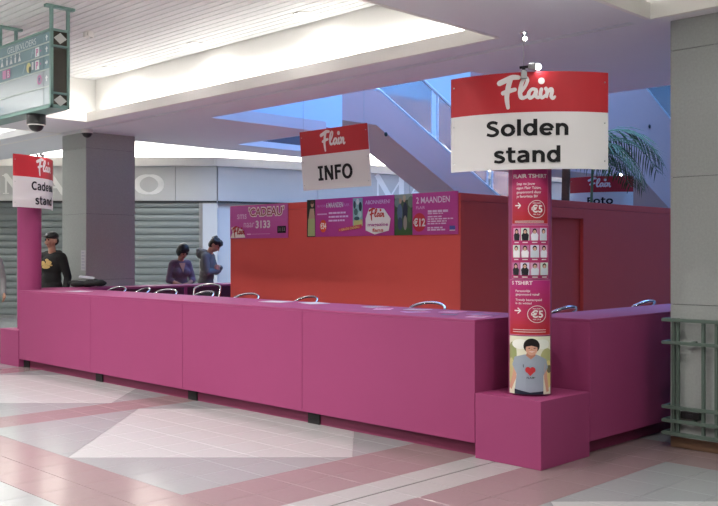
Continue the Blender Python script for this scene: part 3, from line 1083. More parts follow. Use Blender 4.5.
m = MB(); ubox(m, u0, u0 + t, v0 + t, v1, 2.056, RZ, 0.002); obj('side_header', m, M_red, booth, rel=True)
m = MB(); ubox(m, u0 + 0.06, u0 + 0.10, d0 - 0.02, d1 + 0.02, 0.0, dz + 0.02, 0.002); dr = obj('door', m, M_red, booth, rel=True)
m = MB(); m.tube([W(u0 + 0.055, d0 + 0.08, 1.0), W(u0 + 0.02, d0 + 0.08, 1.0), W(u0 + 0.02, d0 + 0.2, 1.0)], 0.009, 8); obj('door_handle', m, M_steel, dr).location = -booth.location
m = MB(); ubox(m, u1 - t, u1, v0 + t, v1, 0, RZ, 0.002); obj('back_side_wall', m, M_red, booth, rel=True)
m = MB(); ubox(m, u0 + t, u1 - t, v1 - t, v1, 0, RZ, 0.002); obj('rear_wall', m, M_red, booth, rel=True)
m = MB(); ubox(m, u0 + t, u1 - t, v0 + t, v1 - t, RZ - 0.06, RZ - 0.02); obj('roof', m, M_red, booth, rel=True)

def banner(label, ua, ub, za, zb, draw):
    w, h = ua - ub, zb - za
    r = thing('banner', label, 'banner', W((ua + ub) / 2, RB[2] - 0.006, za), 0, 'magenta banners on the red booth')
    m = MB(); m.box((-w / 2, -0.004, 0), (w / 2, 0.004, h), 0.001)
    obj('board', m, P('banner_board', SMAG, 0.5, var=0.01), r)
    p = Print()
    p.lim = (-w / 2, w / 2, 0, h)
    p.rect(-w / 2, 0, w / 2, h, SMAG)
    draw(p, w, h)
    p.build('print', lambda x, y, hh: (x, -0.0045 - hh, y), r)
    return r
ORG, CRM = srgb(226, 84, 40), srgb(246, 238, 226)
def d1_(p, w, h):
    # 58 x 36 picture units
    X = lambda x: -w / 2 + w * x; Y = lambda y: h * (1 - y)
    p.vgrad(-w / 2, 0, w / 2, h, srgb(198, 78, 156), srgb(204, 104, 174), 6)
    p.text('sms', X(0.13), Y(0.40), 0.10, srgb(232, 200, 224), 0.008, 'l', width=w * 0.17)
    p.text("'CADEAU'", X(0.325), Y(0.33), 0.115, CRM, 0.075, 'l', width=w * 0.615, skew=0.06)
    p.text("'CADEAU'", X(0.335), Y(0.325), 0.105, srgb(150, 44, 70), 0.012, 'l', width=w * 0.595, skew=0.06)
    p.text('naar', X(0.25), Y(0.66), 0.095, srgb(228, 190, 218), 0.008, 'l', width=w * 0.19)
    p.text('3133', X(0.46), Y(0.69), 0.098, WHITE, 0.035, 'l', width=w * 0.25)
    p.rect(X(0.83), Y(0.86), X(0.97), Y(0.65), INK); p.text('3133', X(0.90), Y(0.80), 0.045, srgb(170, 170, 160), 0.0, 'c', width=w * 0.11)
    p.rect(X(0.31), Y(0.885), X(0.38), Y(0.86), srgb(240, 210, 235)); p.rect(X(0.39), Y(0.88), X(0.71), Y(0.865), srgb(226, 170, 212))
    p.poly([(X(0.01), Y(0.98)), (X(0.05), Y(0.80)), (X(0.02), Y(0.66)), (X(0.10), Y(0.62)), (X(0.24), Y(0.74)), (X(0.28), Y(0.97))], CRM)
    flair(p, X(0.05), Y(0.97), w * 0.22, srgb(186, 40, 44))
    p.text('mag', X(0.04), Y(0.76), 0.04, srgb(186, 40, 44), 0.02, 'l', rot=-0.1)
def d2_(p, w, h):
    X = lambda x: -w / 2 + w * x; Y = lambda y: h * (1 - y)
    # picture of a woman in a pale dress on dark ground
    p.rect(X(0.0), 0, X(0.105), h, srgb(36, 44, 30))
    p.poly([(X(0.01), Y(0.98)), (X(0.015), Y(0.52)), (X(0.045), Y(0.40)), (X(0.075), Y(0.40)), (X(0.098), Y(0.52)), (X(0.10), Y(0.98))], srgb(176, 190, 128))
    p.poly([(X(0.018), Y(0.52)), (X(0.038), Y(0.24)), (X(0.088), Y(0.24)), (X(0.098), Y(0.50))], srgb(190, 160, 130))
    p.ell(X(0.066), Y(0.12), w * 0.019, h * 0.085, srgb(196, 150, 122), 14)
    p.ell(X(0.066), Y(0.07), w * 0.021, h * 0.05, srgb(90, 60, 40), 14)
    p.text('NU VOOR', X(0.13), Y(0.215), 0.030, srgb(214, 150, 206), 0.005, 'l', width=w * 0.10)
    p.text('6 MAANDEN', X(0.238), Y(0.235), 0.062, WHITE, 0.02, 'l', width=w * 0.20)
    p.text('FLAIR', X(0.445), Y(0.215), 0.032, srgb(214, 150, 206), 0.005, 'l', width=w * 0.065)
    p.rect(X(0.13), Y(0.42), X(0.25), Y(0.385), srgb(224, 170, 214))
    for i, (a, b) in enumerate(((0.27, 0.47), (0.27, 0.50), (0.27, 0.46))):
        y = 0.36 + 0.10 * i
        x = a
        rn = random.Random(i)
        while x < b - 0.02:
            ww = rn.uniform(0.02, 0.05)
            p.rect(X(x), Y(y + 0.045), X(min(b, x + ww)), Y(y), srgb(236, 206, 232)); x += ww + 0.006
    p.ell(X(0.205), Y(0.72), w * 0.042, h * 0.17, ORG, 24); p.text('\u20ac54', X(0.205), Y(0.79), 0.07, CRM, 0.035, 'c', width=w * 0.072)
    p.rect(X(0.555), Y(0.74), X(0.665), Y(0.03), srgb(150, 186, 180))
    for (a, b, rx, ry, c) in ((0.575, 0.2, 0.014, 0.1, (60, 70, 70)), (0.61, 0.12, 0.018, 0.08, (224, 224, 214)), (0.64, 0.25, 0.018, 0.12, (40, 60, 60)), (0.59, 0.38, 0.022, 0.09, (80, 110, 100)),
                              (0.635, 0.45, 0.02, 0.08, (190, 210, 200)), (0.60, 0.55, 0.03, 0.05, (54, 84, 90)), (0.65, 0.62, 0.012, 0.05, (220, 150, 90))):
        p.ell(X(a), Y(b), w * rx, h * ry, srgb(*c), 12)
    p.rect(X(0.565), Y(0.74), X(0.665), Y(0.60), srgb(198, 196, 120))
    p.poly([(X(0.39), Y(0.88)), (X(0.39), Y(0.80)), (X(0.655), Y(0.70)), (X(0.655), Y(0.80))], srgb(206, 66, 90))
    p.text('+ GRATIS CADEAU', X(0.40), Y(0.865), 0.028, srgb(240, 214, 120), 0.01, 'l', width=w * 0.23, rot=0.095)
    p.text('ABONNEREN?', X(0.83), Y(0.20), 0.045, srgb(230, 190, 226), 0.012, 'c', width=w * 0.27)
    p.poly([(X(0.70), Y(0.86)), (X(0.70), Y(0.56)), (X(0.74), Y(0.30)), (X(0.90), Y(0.33)), (X(0.97), Y(0.58)), (X(0.95), Y(0.88)), (X(0.80), Y(0.97))], CRM)
    flair(p, X(0.735), Y(0.62), w * 0.17, srgb(206, 60, 40))
    p.text('magazine', X(0.835), Y(0.76), 0.04, srgb(184, 60, 140), 0.02, 'c', width=w * 0.22)
    p.text('fans', X(0.835), Y(0.90), 0.04, srgb(206, 60, 40), 0.02, 'c', width=w * 0.12)
def d3_(p, w, h):
    X = lambda x: -w / 2 + w * x; Y = lambda y: h * (1 - y)
    p.rect(X(0.0), 0, X(0.315), h, srgb(66, 84, 60))
    for (a, b, rx, ry, c) in ((0.15, 0.05, 0.16, 0.10, (150, 164, 150)), (0.05, 0.2, 0.05, 0.12, (120, 140, 130)), (0.27, 0.2, 0.05, 0.14, (110, 130, 110)), (0.15, 0.95, 0.16, 0.14, (56, 92, 44)),
                              (0.09, 0.45, 0.045, 0.22, (92, 110, 134)), (0.095, 0.72, 0.04, 0.16, (60, 70, 96)), (0.10, 0.16, 0.022, 0.07, (186, 150, 128)),
                              (0.18, 0.42, 0.04, 0.22, (34, 40, 60)), (0.18, 0.70, 0.03, 0.18, (150, 140, 130)), (0.165, 0.12, 0.022, 0.075, (198, 164, 140)), (0.165, 0.08, 0.026, 0.05, (190, 180, 150)),
                              (0.25, 0.5, 0.03, 0.2, (84, 110, 70)), (0.03, 0.6, 0.025, 0.2, (70, 100, 62))):
        p.ell(X(a), Y(b), w * rx, h * ry, srgb(*c), 14)
    p.rect(X(0.30), 0, X(1.0), h, SMAG)
    p.text('2 MAANDEN', X(0.36), Y(0.245), 0.070, srgb(238, 222, 236), 0.012, 'l', width=w * 0.52)
    p.text('FLAIR', X(0.36), Y(0.38), 0.032, srgb(226, 180, 220), 0.005, 'l', width=w * 0.14)
    p.ell(X(0.41), Y(0.70), w * 0.105, h * 0.225, srgb(198, 44, 60), 28)
    p.text('\u20ac12', X(0.41), Y(0.79), 0.085, WHITE, 0.03, 'c', width=w * 0.19)
    rn = random.Random(5)
    for y, b, hh in ((0.42, 0.86, 0.055), (0.49, 0.78, 0.025), (0.56, 0.76, 0.03), (0.615, 0.95, 0.03), (0.67, 0.84, 0.03), (0.725, 0.86, 0.03), (0.82, 0.78, 0.035), (0.87, 0.82, 0.035)):
        x = 0.545
        while x < b - 0.02:
            ww = rn.uniform(0.03, 0.08)
            p.rect(X(x), Y(y + hh), X(min(b, x + ww)), Y(y), srgb(236, 206, 232)); x += ww + 0.012
    p.rect(X(0.885), Y(0.89), X(0.97), Y(0.80), srgb(70, 80, 160)); p.rect(X(0.885), Y(0.915), X(0.97), Y(0.895), WHITE)
banner("magenta banner reading sms 'CADEAU' naar 3133 on the red booth", 10.067, 8.856, 1.695, 2.135, d1_)
banner('magenta banner with 6 MAANDEN and a price of 54 euro', 8.49, 7.013, 1.70, 2.16, d2_)
banner('banner reading 2 MAANDEN with a photo of a couple and 12 euro', 7.007, 6.09, 1.70, 2.16, d3_)

# ---------------------------------------------------------------- storefront behind
def store_root(name, label, cat, lat, d, rot, kind=None):
    p = Vector((0.70711 * lat - 0.70711 * d, 0.70711 * lat + 0.70711 * d, 0))
    return thing(name, label, cat, p, rot, kind=kind)
A_ROT = PI / 4
B_ROT = PI / 4 + math.atan2(0.47, 0.883)
shut = store_root('roller_shutter', 'closed grey metal roller shutter across the shop front at left', 'shutter', -3.28, 21.0, A_ROT)
n = 17
pitch = 2.62 / n
smesh = None
for i in range(n):
    z = 0.08 + i * pitch
    if smesh is None:
        m = MB()
        prof = [(0.0, 0.0), (-0.018, 0.012), (-0.026, pitch * 0.45), (-0.018, pitch * 0.86), (0.0, pitch * 0.96)]
        vs, fs = [], []
        for x in (-11.5, -0.32):
            for (y, zz) in prof:
                vs.append((x, y, zz))
        k = len(prof)
        for j in range(k - 1):
            fs.append((j, k + j, k + j + 1, j + 1))
        m.add(vs, fs)
        so = obj('slat', m, M_shutter, shut); smesh = so.data
    else:
        so = bpy.data.objects.new('slat', smesh); COL.objects.link(so); so.parent = shut
    so.location = (0, 0, z)
m = MB(); m.box((-11.6, -0.03, 0.0), (-0.30, 0.03, 0.08)); obj('bottom_rail', m, M_steel, shut)
for x in (-11.6, -0.32):
    m = MB(); m.box((x - 0.04, -0.05, 0), (x + 0.04, 0.03, 2.7)); obj('guide_rail', m, M_steel, shut)
m = MB(); m.box((-11.6, 0.01, 0.0), (-0.30, 0.03, 2.7)); obj('backing', m, M_shutter, shut)
wa = store_root('wall_back.001', None, None, -3.28, 21.0, A_ROT, 'structure')
m = MB(); m.box((-14, 0.06, 0), (0.0, 0.2, 3.53)); m.box((-0.30, -0.04, 0), (0.06, 0.06, 2.7)); obj('pilaster', m, M_shopwall, wa)
m = MB(); m.box((-14, 0.28, 3.5), (0.2, 0.36, 4.4)); obj('upper_wall', m, M_white, wa)
m = MB(); m.box((-14, -0.10, 3.53), (0.05, -0.06, 3.70)); m.box((-14, -0.10, 3.50), (0.05, 0.30, 3.53)); obj('cove_lip', m, M_cream, wa)
m = MB(); m.box((-14, -3.2, 4.30), (0.4, 0.4, 4.36)); obj('cove_ceiling', m, M_white, wa)
wb = store_root('wall_back.002', None, None, -3.28, 21.0, B_ROT, 'structure')
m = MB(); m.box((0.0, 0.06, 0), (26, 0.2, 3.53)); obj('pilaster', m, M_shopwall, wb)
m = MB(); m.box((-0.2, 0.28, 3.5), (26, 0.36, 4.4)); obj('upper_wall', m, M_white, wb)
m = MB(); m.box((-0.05, -0.10, 3.53), (26, -0.06, 3.70)); m.box((-0.05, -0.10, 3.50), (26, 0.30, 3.53)); obj('cove_lip', m, M_cream, wb)
m = MB(); m.box((-1.0, -1.4, 4.30), (26, 0.4, 4.36)); obj('cove_ceiling', m, M_white, wb)
m = MB(); m.box((0.0, 0.5, 4.4), (26, 0.6, 10)); obj('gallery_wall', m, M_upper, wb)
m = MB(); m.box((-14.0, 0.5, 4.4), (0.4, 0.6, 10)); obj('gallery_wall', m, M_upper, wa)

def cove_strip(root, x0, x1, power):
    l = bpy.data.lights.new('cove_lamp', 'AREA'); l.shape = 'RECTANGLE'; l.size = x1 - x0; l.size_y = 0.1; l.energy = power * (x1 - x0); l.color = WARM
    o = bpy.data.objects.new('cove_lamp', l); COL.objects.link(o); o.parent = root
    o.location = ((x0 + x1) / 2, 0.06, 3.60); o.rotation_euler = (math.radians(150), 0, 0)
cove_strip(wa, -13.5, -0.1, COVE_P * 2.8)
cove_strip(wb, 0.1, 14, COVE_P * 2.8)
cove_strip(wb, 14, 25, COVE_P * 2.8)

def big_letters(parent, word, x0, cw, gap, z0, h):
    """wide shop capitals with thick and thin strokes"""
    c = srgb(244, 244, 240)
    tk, tn = 0.12 * h / 0.45, 0.045
    x = x0
    for ch in word:
        p = Print()
        Xf = lambda a: x + a * cw
        Zf = lambda b: z0 + b * h
        ln = lambda a, b, a2, b2, w: p.stroke([(Xf(a), Zf(b)), (Xf(a2), Zf(b2))], w, c, False)
        sr = lambda a, b: p.rect(Xf(a) - 0.07, Zf(b) - 0.012, Xf(a) + 0.07, Zf(b) + 0.012, c)
        if ch == 'M':
            ln(0.06, 0, 0.06, 1, tn); ln(0.06, 1, 0.5, 0.08, tk); ln(0.5, 0.08, 0.94, 1, tn); ln(0.92, 0, 0.92, 1, tk); sr(0.06, 0); sr(0.92, 0); sr(0.03, 1); sr(0.95, 1)
        elif ch == 'A':
            ln(0.06, 0, 0.5, 1, tn); ln(0.5, 1, 0.94, 0, tk); ln(0.22, 0.34, 0.78, 0.34, tn); sr(0.06, 0); sr(0.94, 0)
        elif ch == 'N':
            ln(0.08, 0, 0.08, 1, tn); ln(0.08, 1, 0.92, 0, tk); ln(0.92, 0, 0.92, 1, tn); sr(0.08, 0); sr(0.06, 1); sr(0.92, 1)
        elif ch in 'GO':
            pts = []
            rng = range(0, 25) if ch == 'O' else range(2, 22)
            for i in rng:
                t = 2 * PI * i / 24
                pts.append((Xf(0.5 + 0.44 * math.cos(t)), Zf(0.5 + 0.5 * math.sin(t)), tn + (tk + 0.03 - tn) * abs(math.cos(t))))
            p.stroke(pts, tn, c, False)
            if ch == 'G':
                ln(0.88, 0.1, 0.88, 0.42, tk); sr(0.86, 0.42)
        p.build('letter', lambda x, y, h: (x, -0.054 - h, y), parent)
        x += cw + gap
def fascia_sign(label, lat, d, rot, x0, x1, seams, words, z0, h):
    r = store_root('shop_fascia', label, 'shop fascia', lat, d, rot)
    xs = [x0] + seams + [x1]
    for a, b in zip(xs[:-1], xs[1:]):
        m = MB(); m.box((a + 0.005, -0.05, 2.70), (b - 0.005, 0.05, 3.495), 0.003); obj('panel', m, M_shop, r)
    m = MB(); m.box((x0, -0.07, 2.66), (x1, 0.05, 2.70)); obj('bottom_trim', m, M_joint, r)
    for (word, wx, cw, gap) in words:
        big_letters(r, word, wx, cw, gap, z0, h)
    return r
fascia_sign('grey-blue shop fascia with large MANGO letters behind the left pillar', -3.28, 21.0, A_ROT, -12.6, 0.05, [-9.0, -6.6, -4.2, -2.0, -0.9], [('MANGO', -4.83, 0.64, 0.11)], 2.87, 0.41)
fascia_sign('grey-blue shop fascia with MANGO letters above the red booth', -3.28, 21.0, B_ROT, 0.05, 25.0, [2.6, 5.2, 7.8, 10.4, 13, 16, 19, 22], [('MANGO', 4.22, 0.80, 0.10)], 2.86, 0.56)

# ---------------------------------------------------------------- escalators
def escalator(label, u, vtop, ztop, v_land, v_end, group='escalators in the void', T=0.66):
    """side face in the plane u; the slope starts at vtop (top edge height ztop) and falls along +v"""
    sl = 0.486
    r = thing('escalator', label, 'escalator', W(u + 0.65, (vtop + v_end) / 2, 0), group=group)
    zt = lambda v: ztop - sl * max(0, v - vtop)
    pts = [(v_land, ztop + 0.0), (vtop, ztop), (v_end, zt(v_end)), (v_end, max(0.0, zt(v_end) - T)), (vtop + 0.4, ztop - T - 0.12), (v_land, ztop - T - 0.12)]
    vz = (v_end, 0.0)
    pts = [(v_land, ztop), (vtop, ztop), (v_end, zt(v_end)), (v_end, 0.0), (v_end - 0.6, 0.0)]
    vb = vtop + (ztop - T - 0.0) / sl      # underside meets the floor here
    pts = [(v_land, ztop), (vtop, ztop), (v_end, zt(v_end)), (v_end, 0.0), (min(vb, v_end - 0.1), 0.0), (vtop - 0.1, ztop - T), (v_land, ztop - T)]
    m = MB(); m.extrude([W(u, a, b) for a, b in pts], (-1.0, 0, 0)); obj('truss', m, M_escal, r, rel=True)
    # the balustrade along the near side: bottom channel, posts, panes, handrail
    hb = 1.05
    N = int((v_end - vtop) / 1.9)
    m = MB(); m.tube([W(u + 0.03, v_land, ztop + 0.04), W(u + 0.03, vtop, ztop + 0.04), W(u + 0.03, v_end, zt(v_end) + 0.04)], 0.035, 6); obj('base_channel', m, M_frame_b, r, rel=True)
    m = MB(); m.tube([W(u + 0.03, v_land, ztop + hb), W(u + 0.03, vtop, ztop + hb), W(u + 0.03, v_end, zt(v_end) + hb)], 0.04, 8); obj('handrail', m, M_frame_b, r, rel=True)
    vs = [v_land + 0.2] + [vtop + 1.70 + 1.9 * i for i in range(-1, N + 1) if vtop + 1.70 + 1.9 * i < v_end]
    for a, b in zip(vs[:-1], vs[1:]):
        q = MB(); q.extrude([W(u + 0.025, a + 0.10, zt(a + 0.1) + 0.10), W(u + 0.025, b - 0.10, zt(b - 0.1) + 0.10), W(u + 0.025, b - 0.10, zt(b - 0.1) + hb - 0.04), W(u + 0.025, a + 0.10, zt(a + 0.1) + hb - 0.04)], (-0.012, 0, 0))
        obj('pane', q, M_glass, r, rel=True)
    for a in vs:
        for e in (-0.09, 0.09):
            q = MB(); q.box(W(u + 0.01, a + e - 0.02, zt(a + e)), W(u + 0.05, a + e + 0.02, zt(a + e) + hb)); obj('post', q, M_frame_b, r, rel=True)
    q = MB(); q.sphere(W(u - 0.012, vtop + 0.17, ztop - 0.82), (0.02, 0.045, 0.045)); obj('sensor', q, M_black, r, rel=True)
    return r
escalator('escalator with bluish glass sides descending behind the INFO sign', 12.3, 12.91, 4.655, 11.72, 21.4)
escalator('escalator side at right behind the palm, mostly cut by the pillar', 9.6, 18.46, 5.09, 13.6, 27.0, T=2.0)

# ---------------------------------------------------------------- lamps and small ceiling fittings
def downlight(label, u, v, z, power=DOWN_P, lit=True, r=0.11):
    t = thing('downlight', label, 'downlight', W(u, v, z), 0, 'round recessed downlights')
    m = MB(); m.lathe([(r, 0.002), (r, -0.010), (r - 0.012, -0.014), (r - 0.014, -0.004)], n=28); obj('ring', m, M_white, t)
    m = MB(); m.lathe([(r - 0.013, -0.009), (r - 0.013, -0.004)], n=28); obj('diffuser', m, M_lamp, t)
    area_light('lamp', (0, 0, -0.018), 0.18, power, WARM, (0, 0, -1), parent=t, spread=math.radians(150), disk=True)
    return t
for i, (u, s) in enumerate(((6.99, 'nearest'), (8.88, 'middle'), (10.81, 'farthest'))):
    downlight('round downlight, ' + s + ' of the row along the bright cove', u, 6.21, SLATZ, power=DOWN_P * 0.3)
for v in (2.3, -0.6, -3.2):
    for u in (5.1, 6.99, 8.88, 10.81):
        downlight('round downlight in the slatted ceiling above the open floor, out of view', u, v, SLATZ, power=DOWN_P * 1.35)
for v in (4.6, 1.8, -1.0):
    for u in (2.2, 0.0, -2.4):
        downlight('round downlight in the slatted ceiling above the viewpoint, out of view', u, v, SLATZ, power=DOWN_P * 0.52)
for v in (4.8, 1.6):
    for u in (14.2, 16.4, 18.8):
        downlight('round downlight in the ceiling bay beyond the left pillar', u, v, SLATZ)

for i, (u, v) in enumerate(((14.4, 9.2), (16.0, 9.4), (15.2, 10.8), (17.0, 8.6))):
    downlight('round downlight above the shop shutters, hidden by the soffit', u, v, 4.295, power=DOWN_P * 0.8)  # lamps added to brighten the shop fronts
downlight('round downlight in the soffit behind the right pillar', 2.2, 8.6, ZS, power=DOWN_P * 0.2)  # lamp added for neutral light on the booth side
m = MB(); m.lathe([(0.035, 0), (0.05, -0.01), (0.05, -0.03), (0.02, -0.045)], n=16)
o = tag(obj('smoke_detector', m, M_white), 'small white smoke detector on the slatted ceiling', 'detector'); o.location = W(9.2, 5.01, SLATZ)
for a in range(4):
    q = MB(); q.box((-0.006, -0.03, -0.07), (0.006, 0.03, -0.02)); w = obj('fin', q, M_white, o); w.location = (0.045 * math.cos(a * PI / 2), 0.045 * math.sin(a * PI / 2), 0); w.rotation_euler = (0, 0, a * PI / 2)
def dome(label, loc, s, body):
    t = thing('dome_camera', label, 'camera', loc, 0, 'black dome cameras')
    m = MB(); m.lathe([(0.10 * s, 0), (0.10 * s, -body), (0.085 * s, -body - 0.01)], n=24); b = obj('housing', m, M_black if body > 0.08 else M_white, t); smooth_by_angle(b)
    m = MB(); m.sphere((0, 0, -body - 0.005), (0.082 * s, 0.082 * s, 0.075 * s), 20, 12); b = obj('dome', m, M_black, t, smooth=True)
    m = MB(); m.tube([(0.088 * s * math.cos(a), 0.088 * s * math.sin(a), -body - 0.008) for a in [2 * PI * i / 24 for i in range(24)]], 0.008 * s, 6, closed=True); obj('rim', m, M_white if body > 0.08 else M_black, t)
    return t
dome('small dome camera on the soffit in front of the left pillar', W(12.20, 6.62, ZS), 0.85, 0.05)

# ---------------------------------------------------------------- hanging direction sign (top left)
HS_U, HS_V = 8.46, 4.20
hs = thing('direction_sign', 'teal framed hanging direction sign reading GELIJKVLOERS', 'sign', W(HS_U, HS_V, 2.93))
Lh, Dh = 2.6, 0.205
zz = [0.0, 0.035, 0.215, 0.385, 0.525, 0.650, 0.775]
m = MB(); m.box((-Lh + 0.02, 0.012, 0.02), (-0.02, Dh - 0.012, 0.765)); obj('core', m, M_silverface, hs)
bars = MB()
for z in zz[1:]:
    pass
for (z0, z1) in ((0.0, 0.035), (0.76, 0.785)):
    m = MB(); m.box((-Lh, 0.0, z0), (0.0, Dh, z1), 0.003); obj('rail', m, M_teal, hs)
for x in (-0.03, -Lh):
    for y in (0.0, Dh - 0.03):
        m = MB(); m.box((x, y, 0.0), (x + 0.03, y + 0.03, 0.785), 0.003); obj('corner_post', m, M_teal, hs)
for i, z in enumerate(zz[2:-1]):
    m = MB(); m.box((-Lh + 0.03, -0.002, z - 0.006), (-0.03, 0.012, z + 0.006)); obj('row_bar', m, P('pale_bar', srgb(186, 200, 196), 0.4, var=0.02), hs)
rows = [(0.035, 0.215, M_silverface), (0.215, 0.385, M_silverface), (0.385, 0.525, M_tealface), (0.525, 0.650, M_tealface), (0.650, 0.76, M_tealface)]
for (a, b, mm) in rows:
    m = MB(); m.box((-Lh + 0.03, 0.004, a + 0.006), (-0.155, 0.011, b - 0.006), 0.001); pn = obj('row_panel', m, mm, hs)
    m = MB(); m.box((-0.145, 0.004, a + 0.006), (-0.035, 0.011, b - 0.006), 0.001); obj('arrow_panel', m, mm, hs)
p = Print()
pw = srgb(228, 234, 234); lil = srgb(206, 110, 170)
p.text('GELIJKVLOERS', -0.32, 0.672, 0.066, pw, -0.004, 'r', width=0.66)
def arrow(x, y, rot, s=0.03):
    c, sn = math.cos(rot), math.sin(rot)
    T = lambda a, b: (x + (a * c - b * sn) * s, y + (a * sn + b * c) * s)
    p.poly([T(-1, 0), T(0, 1), T(1, 0)], pw); p.poly([T(-0.35, -1), T(0.35, -1), T(0.35, 0), T(-0.35, 0)], pw)
arrow(-0.09, 0.703, 0); arrow(-0.09, 0.587, 0); arrow(-0.09, 0.455, -PI / 2); arrow(-0.09, 0.30, 0)
for (x, z) in ((-0.29, 0.56), (-0.29, 0.43)):
    p.rect(x - 0.045, z - 0.02, x + 0.045, z + 0.075, pw); p.text('P', x, z - 0.008, 0.07, lil, 0.03, 'c')
p.text('>', -0.215, 0.57, 0.04, lil, 0.01, 'c'); p.text('>', -0.215, 0.44, 0.04, lil, 0.01, 'c')
p.stroke([(-0.42, 0.555), (-0.39, 0.60), (-0.375, 0.63)], 0.02, srgb(150, 176, 186)); p.stroke([(-0.41, 0.60), (-0.37, 0.59)], 0.016, srgb(150, 176, 186))
# little pictograms: woman, man, lift, wheelchair, telephone
for i, x in enumerate((-1.10, -0.98, -0.88, -0.78, -0.68)):
    p.ell(x, 0.625, 0.012, 0.013, pw, 10)
    if i % 2 == 0:
        p.poly([(x - 0.035, 0.552), (x + 0.035, 0.552), (x, 0.615)], pw)
    else:
        p.rect(x - 0.018, 0.55, x + 0.018, 0.608, pw)
p.ell(-0.47, 0.455, 0.05, 0.052, srgb(214, 206, 140), 16); p.ell(-0.44, 0.43, 0.03, 0.036, srgb(48, 70, 64), 12)
p.stroke([(-0.60, 0.42), (-0.57, 0.46), (-0.555, 0.49)], 0.02, srgb(150, 176, 186))
p.rect(-0.40, 0.42, -0.36, 0.50, pw)
p.rect(-0.98, 0.415, -0.90, 0.505, lil); p.text('B', -0.94, 0.425, 0.07, pw, 0.02, 'c'); p.rect(-1.08, 0.415, -1.0, 0.505, srgb(220, 160, 200))
p.ring(-0.23, 0.30, 0.035, 0.048, lil, 20); p.stroke([(-0.26, 0.275), (-0.20, 0.325)], 0.012, lil, False); p.text('P', -0.23, 0.272, 0.05, srgb(90, 110, 150), 0.02, 'c')
p.text('EXPO', -1.05, 0.06, 0.07, srgb(150, 170, 184), 0.0, 'r')
tag(p.build('print', lambda x, y, h: (x, 0.0035 - h, y), hs), kind='stuff')
# the open end: two diamond panels and a smoked pane
for (za, zb) in ((0.02, 0.135), (0.62, 0.765)):
    m = MB(); m.box((-0.022, 0.03, za), (-0.006, Dh - 0.03, zb)); obj('end_plate', m, M_smoke, hs)
    c = (za + zb) / 2
    m = MB(); m.extrude([(-0.005, Dh / 2, c - 0.055), (-0.005, Dh / 2 + 0.068, c), (-0.005, Dh / 2, c + 0.055), (-0.005, Dh / 2 - 0.068, c)], (0.006, 0, 0)); obj('diamond', m, P('pale_diamond', srgb(200, 204, 198), 0.5, var=0.02), hs)
m = MB(); m.box((-0.024, 0.03, 0.16), (-0.010, Dh - 0.03, 0.60)); obj('smoked_pane', m, M_smoke, hs)
for z in (0.14, 0.605):
    m = MB(); m.box((-0.03, 0.0, z), (0.0, Dh, z + 0.02), 0.002); obj('end_bar', m, M_teal, hs)
for x in (-0.03, -1.20):
    for y in (0.0, Dh - 0.03):
        m = MB(); m.box((x, y, 0.785), (x + 0.03, y + 0.03, SLATZ - 2.93 - 0.03)); obj('hanger', m, M_teal, hs)
    m = MB(); m.box((x - 0.015, -0.05, SLATZ - 2.93 - 0.03), (x + 0.045, Dh + 0.05, SLATZ - 2.93 - 0.001), 0.003); obj('ceiling_bar', m, M_teal, hs)
dome('larger black dome camera under the hanging direction sign', W(9.02, 4.32, 2.93), 0.95, 0.10)

# ---------------------------------------------------------------- steel guard round the right pillar
gd = thing('pillar_guard', 'green tubular steel guard in front of the right granite pillar', 'guard', W(2.9, 6.64, 0))
for z in (0.119, 0.215, 0.319, 0.813, 0.987):
    m = MB()
    m.box(W(3.315, 6.628, z - 0.013), W(2.42, 6.655, z + 0.013), 0.003); obj('rail', m, M_green, gd, rel=True)
    m = MB(); m.box(W(3.315, 6.655, z - 0.013), W(3.291, 7.6, z + 0.013), 0.003); obj('side_rail', m, M_green, gd, rel=True)
for u in (3.235, 3.20, 3.00, 2.90, 2.60):
    m = MB(); m.box(W(u + 0.012, 6.655, 0.10), W(u - 0.012, 6.68, 1.0), 0.003); obj('upright', m, M_green, gd, rel=True)
for z in (0.215, 0.813):
    m = MB(); m.box(W(3.10, 6.68, z - 0.015), W(3.07, 6.7195, z + 0.015)); obj('wall_bracket', m, M_green, gd, rel=True)
m = MB(); m.box(W(3.19, 6.685, 0.235), W(3.04, 6.7195, 0.29), 0.006)
sk = tag(obj('socket_box', m, M_black), 'flat black socket box low on the right pillar behind the guard', 'socket box')
m = MB(); m.box(W(3.15, 6.680, 0.255), W(3.09, 6.686, 0.275), 0.001); obj('socket_lid', m, M_seat, sk)

